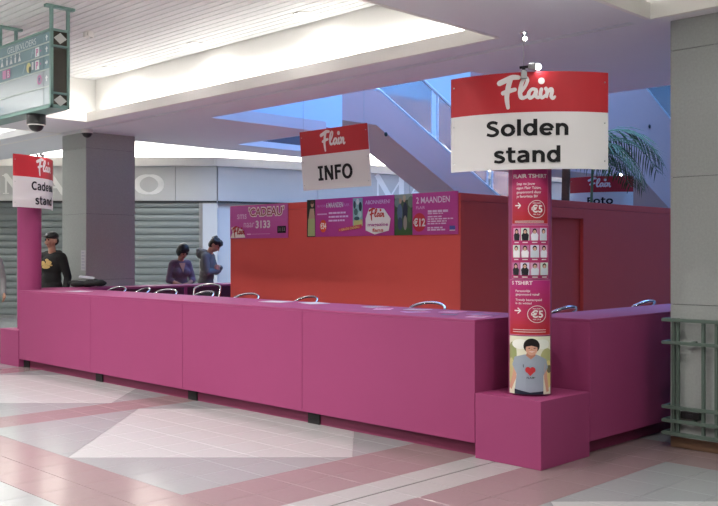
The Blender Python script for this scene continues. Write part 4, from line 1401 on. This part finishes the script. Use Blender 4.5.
# ---------------------------------------------------------------- bar stools
def make_stool():
    t = thing('bar_stool', '', 'stool', (0, 0, 0), 0, 'chrome bar stools behind the counters')
    m = MB(); m.lathe([(0.05, 0.735), (0.17, 0.735), (0.185, 0.75), (0.18, 0.775), (0.1, 0.785)], n=24); s = obj('seat', m, M_seat, t); smooth_by_angle(s)
    for a in (45, 135, 225, 315):
        a = math.radians(a)
        m = MB(); m.tube([(0.12 * math.cos(a), 0.12 * math.sin(a), 0.735), (0.21 * math.cos(a), 0.21 * math.sin(a), 0.0)], 0.011, 8); obj('leg', m, M_chrome, t)
    m = MB(); m.tube([(0.185 * math.cos(2 * PI * i / 24), 0.185 * math.sin(2 * PI * i / 24), 0.22) for i in range(24)], 0.009, 6, closed=True); obj('foot_ring', m, M_chrome, t)
    path = [(-0.16, 0.02, 0.75), (-0.185, 0.06, 0.88), (-0.19, 0.09, 0.95)]
    for i in range(0, 13):
        a = PI - PI * i / 12
        path.append((0.19 * math.cos(a), 0.09 + 0.11 * math.sin(a), 0.965 + 0.065 * math.sin(a)))
    path += [(0.19, 0.09, 0.95), (0.185, 0.06, 0.88), (0.16, 0.02, 0.75)]
    m = MB(); m.tube(path, 0.014, 8); b = obj('back_hoop', m, M_chrome, t, smooth=True)
    m = MB()
    vs, fs = [], []
    for i in range(13):
        a = PI - PI * i / 12
        for z in (0.84, 0.90):
            vs.append((0.18 * math.cos(a), 0.09 + 0.10 * math.sin(a), z + 0.04 * math.sin(a)))
            vs.append((0.172 * math.cos(a), 0.09 + 0.092 * math.sin(a), z + 0.04 * math.sin(a)))
    for i in range(12):
        k = 4 * i
        fs += [(k, k + 4, k + 6, k + 2), (k + 1, k + 3, k + 7, k + 5), (k + 2, k + 6, k + 7, k + 3), (k, k + 1, k + 5, k + 4)]
    fs += [(0, 2, 3, 1), (48, 49, 51, 50)]
    m.add(vs, fs); obj('backrest', m, M_seat, t)
    return t
stool0 = make_stool()
stools = [(5.58, 6.42, 'beside the scattered leaflets, nearest the poster column', 0.2), (7.33, 6.42, 'in front of the red booth under the two price banners', -0.1), (8.33, 6.42, 'in front of the left end of the red booth', 0.15),
          (9.19, 6.42, 'beside the left edge of the red booth, nearer of the two there', 0.0), (9.99, 6.42, 'in line with the woman in purple', 0.25), (10.60, 6.42, 'between the woman in purple and the granite pillar', -0.2),
          (11.22, 6.42, 'in front of the granite pillar, farthest along the counter', 0.1), (9.97, 7.10, 'left of the red booth standing back from the counter, tallest looking', 0.5)]
for i, (u, v, w, a) in enumerate(stools):
    s = stool0 if i == 0 else copy_tree(stool0)
    s.location = W(u, v, 0); s.rotation_euler = (0, 0, a)
    if i == 7: s.scale = (1, 1, 1.05)
    s['label'] = 'chrome bar stool ' + w
for (u, v, w) in ((4.50, 6.93, 'behind the right wing, beside the poster column'), (4.50, 8.38, 'behind the right wing, near the right pillar')):
    s = copy_tree(stool0); s.location = W(u, v, 0); s.rotation_euler = (0, 0, -PI / 2)
    s['label'] = 'chrome bar stool ' + w

# ---------------------------------------------------------------- things on the counters
def sheet(name, label, u, v, z, w, h, rot, mat, group=None, lines=True, ink=None, cat='leaflet'):
    m = MB(); m.box((-w / 2, -h / 2, 0.0002), (w / 2, h / 2, 0.0025))
    o = tag(obj(name, m, mat), label, cat, group); o.location = W(u, v, z); o.rotation_euler = (0, 0, rot)
    if lines:
        p = Print()
        c = ink or srgb(120, 90, 120)
        p.rect(-w * 0.42, h * 0.22, w * 0.42, h * 0.42, srgb(196, 70, 120))
        for i in range(5):
            p.rect(-w * 0.4, h * (0.12 - 0.11 * i), w * (0.4 - 0.1 * (i % 3)), h * (0.16 - 0.11 * i), c)
        p.build('print', lambda x, y, hh: (x, y, 0.0027 + hh), o)
    return o
M_pap2 = P('pink_paper', srgb(224, 168, 200), 0.7, var=0.04)
M_pap3 = P('lilac_paper', srgb(196, 150, 196), 0.7, var=0.04)
M_pap4 = P('grey_print', srgb(110, 92, 120), 0.6, var=0.1)
lf = [(4.30, 5.62, .15, .21, .3, M_pap2, 'pink leaflet at the very end of the front counter'), (4.45, 5.86, .15, .21, -.2, M_pap3, 'lilac leaflet lying second from the end of the front counter'),
      (4.62, 5.66, .12, .17, .5, M_pap4, 'dark printed leaflet near the end of the front counter'), (4.80, 5.92, .15, .21, .1, M_pap2, 'pink leaflet by the inner edge of the front counter'),
      (5.02, 5.70, .15, .21, -.4, M_pap3, 'lilac leaflet left of the dark printed one'), (5.22, 5.96, .21, .15, .2, M_paper, 'white leaflet beside the nearest bar stool'),
      (5.48, 5.80, .15, .21, .6, M_pap2, 'pink leaflet left of the white one by the stool'), (5.75, 5.98, .15, .21, -.1, M_paper, 'white leaflet farthest left of the scattered leaflets')]
for (u, v, w, h, a, mm, lb) in lf:
    sheet('leaflet', lb, u, v, H_C, w, h, a, mm, 'leaflets scattered on the counter corner')
sheet('paper_sheet', 'white paper sheet on the front counter below the red booth', 7.05, 5.90, H_C, 0.30, 0.21, 0.2, M_paper, lines=False, cat='paper')
sheet('paper_sheet', 'second white sheet on the front counter by the bar stool', 6.60, 6.00, H_C, 0.30, 0.21, -0.3, M_paper, lines=False, cat='paper')
sheet('paper_sheet', 'white sheet at the far left end of the front counter', 10.75, 5.72, H_C, 0.30, 0.21, 0.1, M_paper, lines=False, cat='paper')
# notice on the left pillar
nt_ = thing('notice', 'white paper notice taped to the left pillar', 'notice', W(12.49, 6.718, 1.24))
m = MB(); m.box((-0.07, -0.0025, 0), (0.07, 0.0, 0.30)); obj('paper', m, M_paper, nt_)
p = Print()
for i in range(6):
    p.rect(-0.05, 0.03 + i * 0.045, 0.05 - 0.02 * (i % 2), 0.045 + i * 0.045, srgb(160, 160, 176))
p.build('print', lambda x, y, h: (x, -0.003 - h, y), nt_)

# ---------------------------------------------------------------- soft shapes (people, cloth): union of rounded volumes
def remesh(name, mb, mat, voxel, parent=None, smooth=4):
    me = mesh_of(name + '_src', mb, None)
    o = bpy.data.objects.new(name + '_src', me); COL.objects.link(o)
    r = o.modifiers.new('r', 'REMESH'); r.mode = 'VOXEL'; r.voxel_size = voxel; r.use_smooth_shade = True
    s = o.modifiers.new('s', 'SMOOTH'); s.factor = 0.5; s.iterations = smooth
    bpy.context.view_layer.update()
    dg = bpy.context.evaluated_depsgraph_get()
    m2 = bpy.data.meshes.new_from_object(o.evaluated_get(dg))
    m2.name = name
    bpy.data.objects.remove(o); bpy.data.meshes.remove(me)
    m2.materials.clear(); m2.materials.append(mat)
    for p_ in m2.polygons: p_.use_smooth = True
    n = bpy.data.objects.new(name, m2); COL.objects.link(n)
    if parent is not None: n.parent = parent
    return n

def hand_prims(wrist, d, nrm, side):
    """palm, four unequal fingers with a bend, a thumb from the side of the palm"""
    d = Vector(d).normalized(); nrm = Vector(nrm); nrm = (nrm - d * nrm.dot(d)).normalized()
    s = d.cross(nrm).normalized() * side
    w = Vector(wrist)
    out = []
    for k in (-0.026, 0, 0.026):
        out.append((w + d * 0.015 + s * k * 0.7, w + d * 0.085 + s * k, 0.018, 0.016))
    for k, L in ((-0.033, 0.060), (-0.011, 0.072), (0.011, 0.078), (0.033, 0.070)):
        a = w + d * 0.085 + s * k
        b = a + (d * 0.86 + nrm * 0.35).normalized() * L * 0.55
        c = b + (d * 0.55 + nrm * 0.8).normalized() * L * 0.5
        out += [(a, b, 0.0095, 0.009), (b, c, 0.009, 0.0078)]
    a = w + d * 0.03 + s * 0.03
    b = a + (d * 0.6 + s * 0.75).normalized() * 0.045
    c = b + (d * 0.9 + nrm * 0.3).normalized() * 0.035
    out += [(a, b, 0.012, 0.0105), (b, c, 0.0105, 0.009)]
    return out

def person(label, loc, rotz, height, arms, top_mat, leg_mat, hair_mat, head_pitch=0.0, head_yaw=0.0, female=False, cap=False, hood=None, hair='short', print_mat=None, sleeve=1.0, vneck=False, lean=0.0):
    """faces local -Y, right hand at -X; arms = [(elbow, wrist, hand_dir, palm_normal)] for right (-X) and left (+X)"""
    t = thing('person', label, 'person', loc, rotz)
    k = height / 1.76
    sh = 0.140 if female else 0.175
    fw = 0.88 if female else 1.0
    Lm = Matrix.Rotation(lean, 3, 'X')
    def TR(v_):      # lean the upper body forward about the hips
        v_ = Vector(v_)
        if v_.z > 0.95:
            q = v_ - Vector((0, 0, 0.95)); v_ = Lm @ q + Vector((0, 0, 0.95))
        return v_
    body, top, legs = MB(), MB(), MB()
    def cap_(mb, a, b, r0, r1, inf=0.0): mb.capsule(TR(a) * k, TR(b) * k, (r0 + inf) * k, (r1 + inf) * k, 12)
    def ell_(mb, c, r, inf=0.0): mb.sphere(TR(c) * k, tuple((q + inf) * k for q in r), 16, 10)
    tors = [('e', (0, 0, 0.98), (0.155, 0.115, 0.13)), ('e', (0, -0.005, 1.10), (0.138 * fw, 0.108, 0.15)), ('e', (0, 0.0, 1.28), (0.16 * fw, 0.115, 0.17)),
            ('c', (-sh + 0.02, 0.01, 1.405), (sh - 0.02, 0.01, 1.405), 0.062, 0.062)]
    if female:
        tors += [('e', (-0.07, -0.085, 1.27), (0.065, 0.06, 0.065)), ('e', (0.07, -0.085, 1.27), (0.065, 0.06, 0.065))]
    for q in tors:
        for mb, inf in ((body, 0.0), (top, 0.014)):
            (ell_(mb, q[1], q[2], inf) if q[0] == 'e' else cap_(mb, q[1], q[2], q[3], q[4], inf))
    # hem of the top
    ell_(top, (0, 0, 0.93), (0.162, 0.125, 0.09), 0.008)
    for s_ in (-1, 1):
        L = [((s_ * 0.085, 0, 0.92), (s_ * 0.095, -0.01, 0.50), 0.088, 0.060), ((s_ * 0.095, -0.01, 0.50), (s_ * 0.10, 0.015, 0.09), 0.058, 0.038)]
        for a, b, r0, r1 in L:
            cap_(body, a, b, r0, r1); cap_(legs, a, b, r0, r1, 0.014)
        cap_(body, (s_ * 0.10, 0.03, 0.045), (s_ * 0.115, -0.14, 0.035), 0.040, 0.034)
    ell_(legs, (0, 0, 0.96), (0.155, 0.115, 0.11), 0.010)
    for (s_, (el, wr, hd, hn)) in zip((-1, 1), arms):
        S = (s_ * sh, 0.01, 1.395)
        cap_(body, S, el, 0.052, 0.040); cap_(body, el, wr, 0.040, 0.027)
        cap_(top, S, el, 0.052, 0.042, 0.015)
        if sleeve > 0:
            e2 = Vector(el) + (Vector(wr) - Vector(el)) * sleeve
            cap_(top, el, e2, 0.042, 0.032 if sleeve > 0.9 else 0.038, 0.014)
        for a, b, r0, r1 in hand_prims(wr, hd, hn, s_):
            body.capsule(TR(a) * k, TR(b) * k, r0 * k, r1 * k, 8)
    # neck and head
    piv = Vector((0, 0.005, 1.50))
    Rh = Matrix.Rotation(head_yaw, 3, 'Z') @ Matrix.Rotation(head_pitch, 3, 'X')
    H_ = lambda v_: TR(piv + Rh @ (Vector(v_) - piv)) * k
    body.capsule(TR((0, 0.012, 1.42)) * k, H_((0, 0.005, 1.56)), 0.056 * k, 0.05 * k)
    RR = Lm @ Rh
    def hell(mb, c, r, inf=0.0): mb.sphere(H_(c), tuple((q + inf) * k for q in r), 18, 12, RR)
    hell(body, (0, 0.012, 1.665), (0.074, 0.094, 0.096))
    hell(body, (0, -0.022, 1.615), (0.058, 0.066, 0.075))
    hell(body, (0, -0.045, 1.568), (0.030, 0.034, 0.026))
    body.capsule(H_((0, -0.088, 1.652)), H_((0, -0.104, 1.618)), 0.009 * k, 0.014 * k, 8)
    for s_ in (-1, 1):
        hell(body, (s_ * 0.077, 0.015, 1.635), (0.010, 0.020, 0.030))
        hell(body, (s_ * 0.034, -0.072, 1.615), (0.022, 0.018, 0.02))
    remesh('body', body, M_skin, 0.0085 * k, t, 3)
    for s_ in (-1, 1):
        e_ = MB(); e_.sphere(H_((s_ * 0.031, -0.079, 1.655)), 0.010 * k, 10, 8); obj('eye', e_, M_eye, t, smooth=True)
        e_ = MB(); e_.capsule(H_((s_ * 0.016, -0.086, 1.678)), H_((s_ * 0.048, -0.075, 1.680)), 0.005 * k, 0.004 * k, 8); obj('eyebrow', e_, hair_mat, t, smooth=True)
    e_ = MB(); e_.capsule(H_((-0.020, -0.083, 1.588)), H_((0.020, -0.083, 1.588)), 0.006 * k, 0.006 * k, 8); obj('mouth', e_, M_lip, t, smooth=True)
    # hair
    hm = MB()
    hell(hm, (0, 0.026, 1.685), (0.082, 0.095, 0.092))
    if hair == 'bob':
        hell(hm, (0, 0.05, 1.625), (0.095, 0.085, 0.105)); hell(hm, (-0.072, 0.005, 1.635), (0.028, 0.055, 0.075)); hell(hm, (0.072, 0.005, 1.635), (0.028, 0.055, 0.075)); hell(hm, (0, 0.02, 1.70), (0.096, 0.105, 0.095)); hell(hm, (-0.05, -0.03, 1.715), (0.04, 0.05, 0.035)); hell(hm, (0.05, -0.03, 1.715), (0.04, 0.05, 0.035)); hell(hm, (0, -0.045, 1.725), (0.045, 0.04, 0.028))
    elif hair == 'shaggy':
        rn = random.Random(4)
        hell(hm, (0, 0.05, 1.64), (0.083, 0.065, 0.09))
        for i in range(16):
            a = rn.uniform(0, 2 * PI); b = rn.uniform(0.1, 0.9)
            hell(hm, (0.075 * math.cos(a) * (1.1 - b * 0.4), 0.02 + 0.09 * math.sin(a) * (1.05 - b * 0.4), 1.69 + 0.075 * b), (0.028, 0.03, 0.026))
        hell(hm, (0, -0.065, 1.725), (0.06, 0.03, 0.03)); hell(hm, (-0.03, -0.075, 1.71), (0.03, 0.02, 0.03))
    else:
        hell(hm, (0, 0.05, 1.645), (0.078, 0.06, 0.075))
    if not cap:
        remesh('hair', hm, hair_mat, 0.009 * k, t, 2)
    else:
        h2 = MB(); hell(h2, (0, 0.045, 1.645), (0.079, 0.064, 0.075)); remesh('hair', h2, hair_mat, 0.009 * k, t, 2)
        cm = MB(); hell(cm, (0, 0.012, 1.705), (0.087, 0.103, 0.072)); 
        c_ = remesh('cap', cm, M_black, 0.009 * k, t, 2)
        bm_ = MB(); hell(bm_, (0, -0.115, 1.700), (0.066, 0.075, 0.010)); remesh('cap_brim', bm_, M_black, 0.006 * k, t, 1)
        lg = MB(); hell(lg, (0.0, -0.088, 1.728), (0.020, 0.010, 0.016)); obj('cap_badge', lg, M_paper, t, smooth=True)
    # clothes
    if hood == 'down':
        for i in range(9):
            a = PI * i / 8
            ell_(top, (0.105 * math.cos(a), 0.03 + 0.085 * math.sin(a), 1.455 + 0.015 * math.sin(a)), (0.04, 0.04, 0.045))
        ell_(top, (0, 0.12, 1.41), (0.09, 0.045, 0.085))
    elif hood == 'bulky':
        for i in range(9):
            a = PI * i / 8
            ell_(top, (0.11 * math.cos(a), 0.03 + 0.10 * math.sin(a), 1.46 + 0.02 * math.sin(a)), (0.045, 0.045, 0.05))
        ell_(top, (0, 0.15, 1.44), (0.11, 0.07, 0.085)); ell_(top, (0, 0.17, 1.50), (0.10, 0.05, 0.04))
    remesh('top', top, top_mat, 0.011 * k, t, 4)
    remesh('trousers', legs, leg_mat, 0.011 * k, t, 4)
    for s_ in (-1, 1):
        sm = MB(); sm.capsule(Vector((s_ * 0.10, 0.035, 0.052)) * k, Vector((s_ * 0.115, -0.15, 0.043)) * k, 0.052 * k, 0.043 * k); remesh('shoe', sm, M_shoe, 0.011 * k, t, 2)
    if vneck:
        vm = MB(); q = [TR((-0.055, -0.085, 1.43)) * k, TR((0.055, -0.085, 1.43)) * k, TR((0.0, -0.150, 1.27)) * k]
        vm.extrude(q, Vector((0, -0.012, 0)) * k); obj('neckline', vm, M_skin, t)
    if print_mat:
        p = Print(); c = srgb(206, 176, 110)
        for (a, b, rx, ry) in ((-0.05, 0.035, 0.04, 0.03), (0.045, 0.04, 0.045, 0.03), (0.0, -0.02, 0.07, 0.028), (0.02, 0.075, 0.03, 0.02)):
            p.ell(a, b, rx, ry, c, 10)
        p.stroke([(-0.09, 0.0), (0.0, 0.02), (0.09, 0.0)], 0.02, c)
        def mp(x, y, h):
            yy = -math.sqrt(max(0.02, 1 - (x / 0.19) ** 2)) * 0.136 - h * 4
            return TR((x, yy, 1.29 + y)) * k
        p.build('chest_print', mp, t)
    return t

down_r = ((-0.25, 0.03, 1.12), (-0.26, -0.06, 0.87), (0, -0.15, -1), (1, 0, 0))
down_l = ((0.25, 0.03, 1.12), (0.26, -0.06, 0.87), (0, -0.15, -1), (-1, 0, 0))
person('man in a black hoodie and dark cap standing by the left pillar', W(12.66, 6.30), math.radians(28), 1.80, [down_r, down_l], M_hoodb, M_jeans, M_hairb, head_pitch=0.0, head_yaw=-0.25, cap=True, hood='down', print_mat=True)
person('woman in a purple top leaning over the rear counter, looking down', W(12.62, 8.50), math.radians(75), 1.66,
       [((-0.22, -0.06, 1.13), (-0.08, -0.27, 1.08), (0.8, -0.5, 0), (0, 0, -1)), ((0.21, -0.06, 1.13), (0.06, -0.29, 1.10), (-0.8, -0.5, 0), (0, 0, -1))],
       M_purple, M_jeans, M_hairb, head_pitch=0.55, head_yaw=0.15, female=True, hair='bob', sleeve=0.3, vneck=True, lean=0.10)
person('person in a grey hooded sweater with bowed head and folded arms', W(12.74, 9.10), math.radians(128), 1.80,
       [((-0.26, -0.08, 1.16), (0.02, -0.19, 1.20), (0.9, 0.1, 0.1), (0, 1, 0)), ((0.26, -0.08, 1.16), (0.02, -0.21, 1.25), (-0.9, 0.1, 0.1), (0, 1, 0))],
       M_hoodg, M_jeans, M_hairbr, head_pitch=0.65, hood='bulky', hair='shaggy', lean=0.12)
person('person in a grey sweater at the left edge, mostly out of frame', W(12.95, 5.45), math.radians(85), 1.75,
       [((-0.24, 0.02, 1.13), (-0.22, -0.14, 0.93), (0, -0.7, -0.7), (1, 0, 0)), ((0.24, 0.02, 1.13), (0.20, -0.14, 0.93), (0, -0.7, -0.7), (-1, 0, 0))],
       M_gsweat, M_jeans, M_hairbr, hair='short')

# dark jacket heaped on the rear counter with a white paper on it
rn = random.Random(9)
jm = MB()
for i in range(16):
    jm.sphere((rn.uniform(-0.24, 0.24), rn.uniform(-0.13, 0.13), 0.045 + rn.uniform(-0.01, 0.035)), (rn.uniform(0.06, 0.12), rn.uniform(0.05, 0.09), rn.uniform(0.035, 0.05)), 12, 8)
jk = thing('folded_jacket', 'black jacket heaped on the rear counter by the granite pillar', 'jacket', W(11.92, 6.50, H_C + 0.004), math.radians(45))
remesh('cloth', jm, M_hoodb, 0.014, jk, 3)
pm = MB(); pm.box((-0.11, -0.07, 0), (0.10, 0.07, 0.012), 0.004)
wp = tag(obj('white_bag', pm, M_paper), 'crumpled white paper lying on the black jacket', 'paper'); wp.location = W(11.93, 6.47, H_C + 0.135); wp.rotation_euler = (0.15, 0.12, 0.9)

# ---------------------------------------------------------------- palm beyond the red booth
pc = cam_pt(567, 15.6, 0)
palm = thing('potted_palm', 'tall potted palm with feathery fronds beyond the red booth', 'palm', pc)
m = MB(); m.lathe([(0.22, 0), (0.30, 0.5), (0.33, 0.55), (0.30, 0.56), (0.28, 0.52)], n=24); b = obj('pot', m, M_pot, palm); smooth_by_angle(b)
rn = random.Random(21)
m = MB(); path = [(0.02 * math.sin(i), 0.02 * math.cos(i * 1.3), 0.5 + i * 0.292) for i in range(10)]
m.tube(path, [0.07 - 0.003 * (i % 2) for i in range(10)], 12); obj('trunk', m, M_trunk, palm, smooth=True)
m = MB(); m.tube([(0.05, 0.05, 0.5), (0.22, 0.22, 1.4), (0.31, 0.31, 2.2), (0.33, 0.33, 3.1)], [0.03, 0.028, 0.025, 0.02], 10); obj('stem', m, M_stem, palm, smooth=True)
crown = Vector((0, 0, 3.12))
def frond(az, L, rise, droop):
    """az measured from the camera's right-hand direction, counter-clockwise seen from above"""
    dirv = Vector((math.cos(az + PI / 4), math.sin(az + PI / 4), 0))
    pts = []
    N = 14
    for i in range(N + 1):
        s = i / N
        pts.append(crown + dirv * (L * (s - 0.12 * s * s)) + Vector((0, 0, rise * math.sin(s * PI * 0.62) - droop * s ** 2.6)))
    st = MB(); st.tube(pts, [0.018 * (1 - 0.85 * i / N) + 0.002 for i in range(N + 1)], 6)
    f = obj('frond', st, M_stem, palm, smooth=True)
    lm = MB()
    NL = 34
    for i in range(4, NL + 1):
        s = i / NL
        q = s * N
        a = pts[min(int(q), N - 1)].lerp(pts[min(int(q) + 1, N)], q - int(q))
        tg = (pts[min(int(q) + 1, N)] - pts[max(int(q) - 1, 0)]).normalized()
        sd = tg.cross(Vector((0, 0, 1))).normalized()
        ln = L * 0.40 * math.sin(PI * (0.18 + 0.74 * s)) + 0.05
        for sg in (-1, 1):
            dd = (sd * sg * 0.9 + tg * 0.55 + Vector((0, 0, -0.15 - rn.uniform(0, 0.35)))).normalized()
            wv = tg * 0.015
            e1 = a + dd * ln * 0.5 + Vector((0, 0, 0.02))
            e2 = a + dd * ln + Vector((0, 0, -0.10 * ln))
            up = Vector((0, 0, 0.004))
            lm.add([a - wv * 0.4, a + wv * 0.4, e1 + wv, e2, e1 - wv, e1 + up], [(0, 1, 5), (1, 2, 5), (2, 3, 5), (3, 4, 5), (4, 0, 5)])
    obj('leaflets', lm, M_leaf, f)
for az, L, ri, dr in ((-0.12, 1.85, 0.75, 0.85), (0.22, 2.0, 0.62, 0.80), (-0.55, 1.55, 0.45, 0.95), (0.05, 1.55, 0.30, 0.85), (0.4, 1.6, 0.15, 0.6), (1.2, 1.2, 0.6, 0.5), (2.0, 1.1, 0.5, 0.6), (2.8, 0.95, 0.35, 0.7), (3.6, 0.9, 0.2, 0.7), (4.4, 1.0, 0.5, 0.6), (5.3, 1.1, 0.45, 0.8)):
    frond(az, L, ri, dr)
